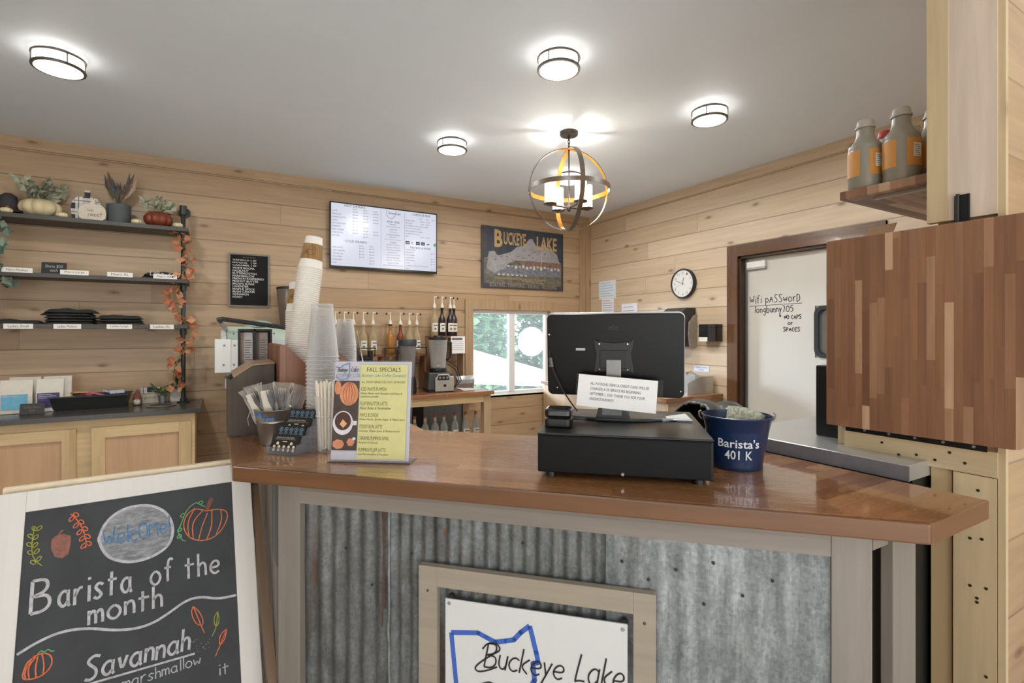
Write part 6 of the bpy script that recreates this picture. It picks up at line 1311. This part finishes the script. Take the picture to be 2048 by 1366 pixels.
card('coffee_sign', 'small dark sign leaning before the coffee bags', -1.12, 4.745, .871, .13, .075, 'Coffee Beans\n$18', None, '#3b3937', '#7a6b62', R(-14), .004)
ty = thing('black_tray', 'long black open tray of packets on the cabinet top', 'tray', (-.82, 4.93, .871))
b = MB(); tw, tl_, thh = .205, .085, .10
b.add([(-tw, -tl_, 0), (tw, -tl_, 0), (tw, tl_, 0), (-tw, tl_, 0), (-tw - .02, -tl_ - .02, thh), (tw + .02, -tl_ - .02, thh), (tw + .02, tl_ + .02, thh), (-tw - .02, tl_ + .02, thh)], [(3, 2, 1, 0), (0, 1, 5, 4), (1, 2, 6, 5), (2, 3, 7, 6), (3, 0, 4, 7)])
b.build('tray_body', pm('#1e1f1c', .35), ty, solid=.004); MB().box(-tw - .03, -tl_ - .032, thh - .006, tw + .03, -tl_ - .018, thh + .002).box(-tw - .03, tl_ + .018, thh - .006, tw + .03, tl_ + .032, thh + .002).build('tray_rim', m_black, ty)
random.seed(3)
for k, (x, y, hx, s) in enumerate(((-.14, .0, '#e0d6c2', 'cream packet lying at the left of the black tray'), (-.02, .02, '#c2577e', 'pink packet at the middle of the black tray'), (.04, -.03, '#c76a8c', 'rose pink packet at the front of the black tray'), (.10, .03, '#9fb3d6', 'blue and white packet standing right in the black tray'), (.15, -.01, '#c9d3e4', 'pale blue packet at the right end of the black tray'), (-.07, -.04, '#c98f5a', 'small tan packet at the front left of the black tray'))):
    tag(MB().box(-.045, -.03, 0, .045, .03, .012).build('packet', pm(hx, .5, var=.15, scale=60), loc=(-.82 + x, 4.93 + y, .955 + .006 * k), bevel=.002), s, 'packet', 'packets in the black tray').rotation_euler = (random.uniform(-.3, .3), random.uniform(-.35, .35), random.uniform(-.7, .7))
gn = thing('gnome', 'little gnome figure with a red hat and white beard on the cabinet top', 'figurine', (-.545, 4.94, .871))
MB().lathe([(0, 0), (.028, 0), (.032, .02), (.026, .05), (.015, .06), (0, .06)], 18).build('gnome_body', pm('#6b5a50', .8), gn, smooth=True)
MB().lathe([(.034, .045), (.03, .055), (.012, .11), (0, .125)], 18).build('gnome_hat', pm('#7c4a3e', .8), gn, smooth=True)
MB().lathe([(0, .005), (.02, .01), (.026, .03), (.015, .048), (0, .05)], 14, c=(0, -.02, 0)).build('gnome_beard', pm('#d9cfc0', .9), gn, smooth=True)
MB().lathe([(0, 0), (.007, .006), (0, .012)], 10, c=(0, -.044, .042)).build('gnome_nose', pm('#c79a80', .7), gn, smooth=True)
kb = thing('plaid_block', 'small cream block sign with black and white plaid top on the cabinet', 'sign block', (-.47, 5.03, .871))
MB().box(-.07, 0, 0, .07, .03, .075).build('block', pm('#c9bba4', .7), kb); MB().box(-.068, -.004, .076, .072, .03, .125).build('plaid_cushion', CACHE.setdefault('plaid', N.m), kb, bevel=.004)
text('lettering', 'gather', pm('#8a7f70', .7), kb, 0, -.0006, .055, w=.08, h=.025, align='C')
mpail = thing('small_plant_pail', 'tiny metal pail with a green plant on the cabinet top', 'plant pot', (-.385, 4.99, .871))
MB().lathe([(0, 0), (.025, 0), (.034, .06), (.037, .062), (.032, .063), (0, .055)], 22).build('pail', m_steel_r, mpail, smooth=True); sprigs(mpail, .06, 16, .07, .08, ('#5f7350', '#768a5e'), .035, 6)
wpp = thing('white_pot', 'white square pot of spiky green leaves beside the pipe', 'plant pot', (-.295, 5.055, .871))
MB().prism(rrect(-.045, -.04, .045, .04, .01), 0, .10).build('pot', pm('#cfc9bf', .7, var=.1), wpp)
random.seed(5); b = MB()
for k in range(12): a_ = random.uniform(0, 2 * PI); b.leaf((0, 0, .10), (math.cos(a_) * .45, math.sin(a_) * .3, 1), random.uniform(.12, .2), .018, bend=.5)
b.build('spiky_leaves', pm('#55704a', .6, var=.2), wpp); MB().tube([(.0, -.03, .10), (.0, -.03, .17)], .003, 5).lathe([(0, 0), (.012, .01), (0, .02)], 10, c=(0, -.03, .165)).build('berry_pick', pm('#3c4152', .5), wpp)
gp = thing('grommet_ring', 'round steel ring set in the dark cabinet top', 'ring', (-.38, 4.80, .8705))
MB().shell([(.075, 0), (.098, 0), (.10, .004), (.085, .009), (.075, .004)], 36).build('ring', m_steel_r, gp, smooth=True); MB().lathe([(0, .0), (.075, 0), (.075, .002), (0, .002)], 30).build('cap', pm('#5a5856', .4, .4), gp)
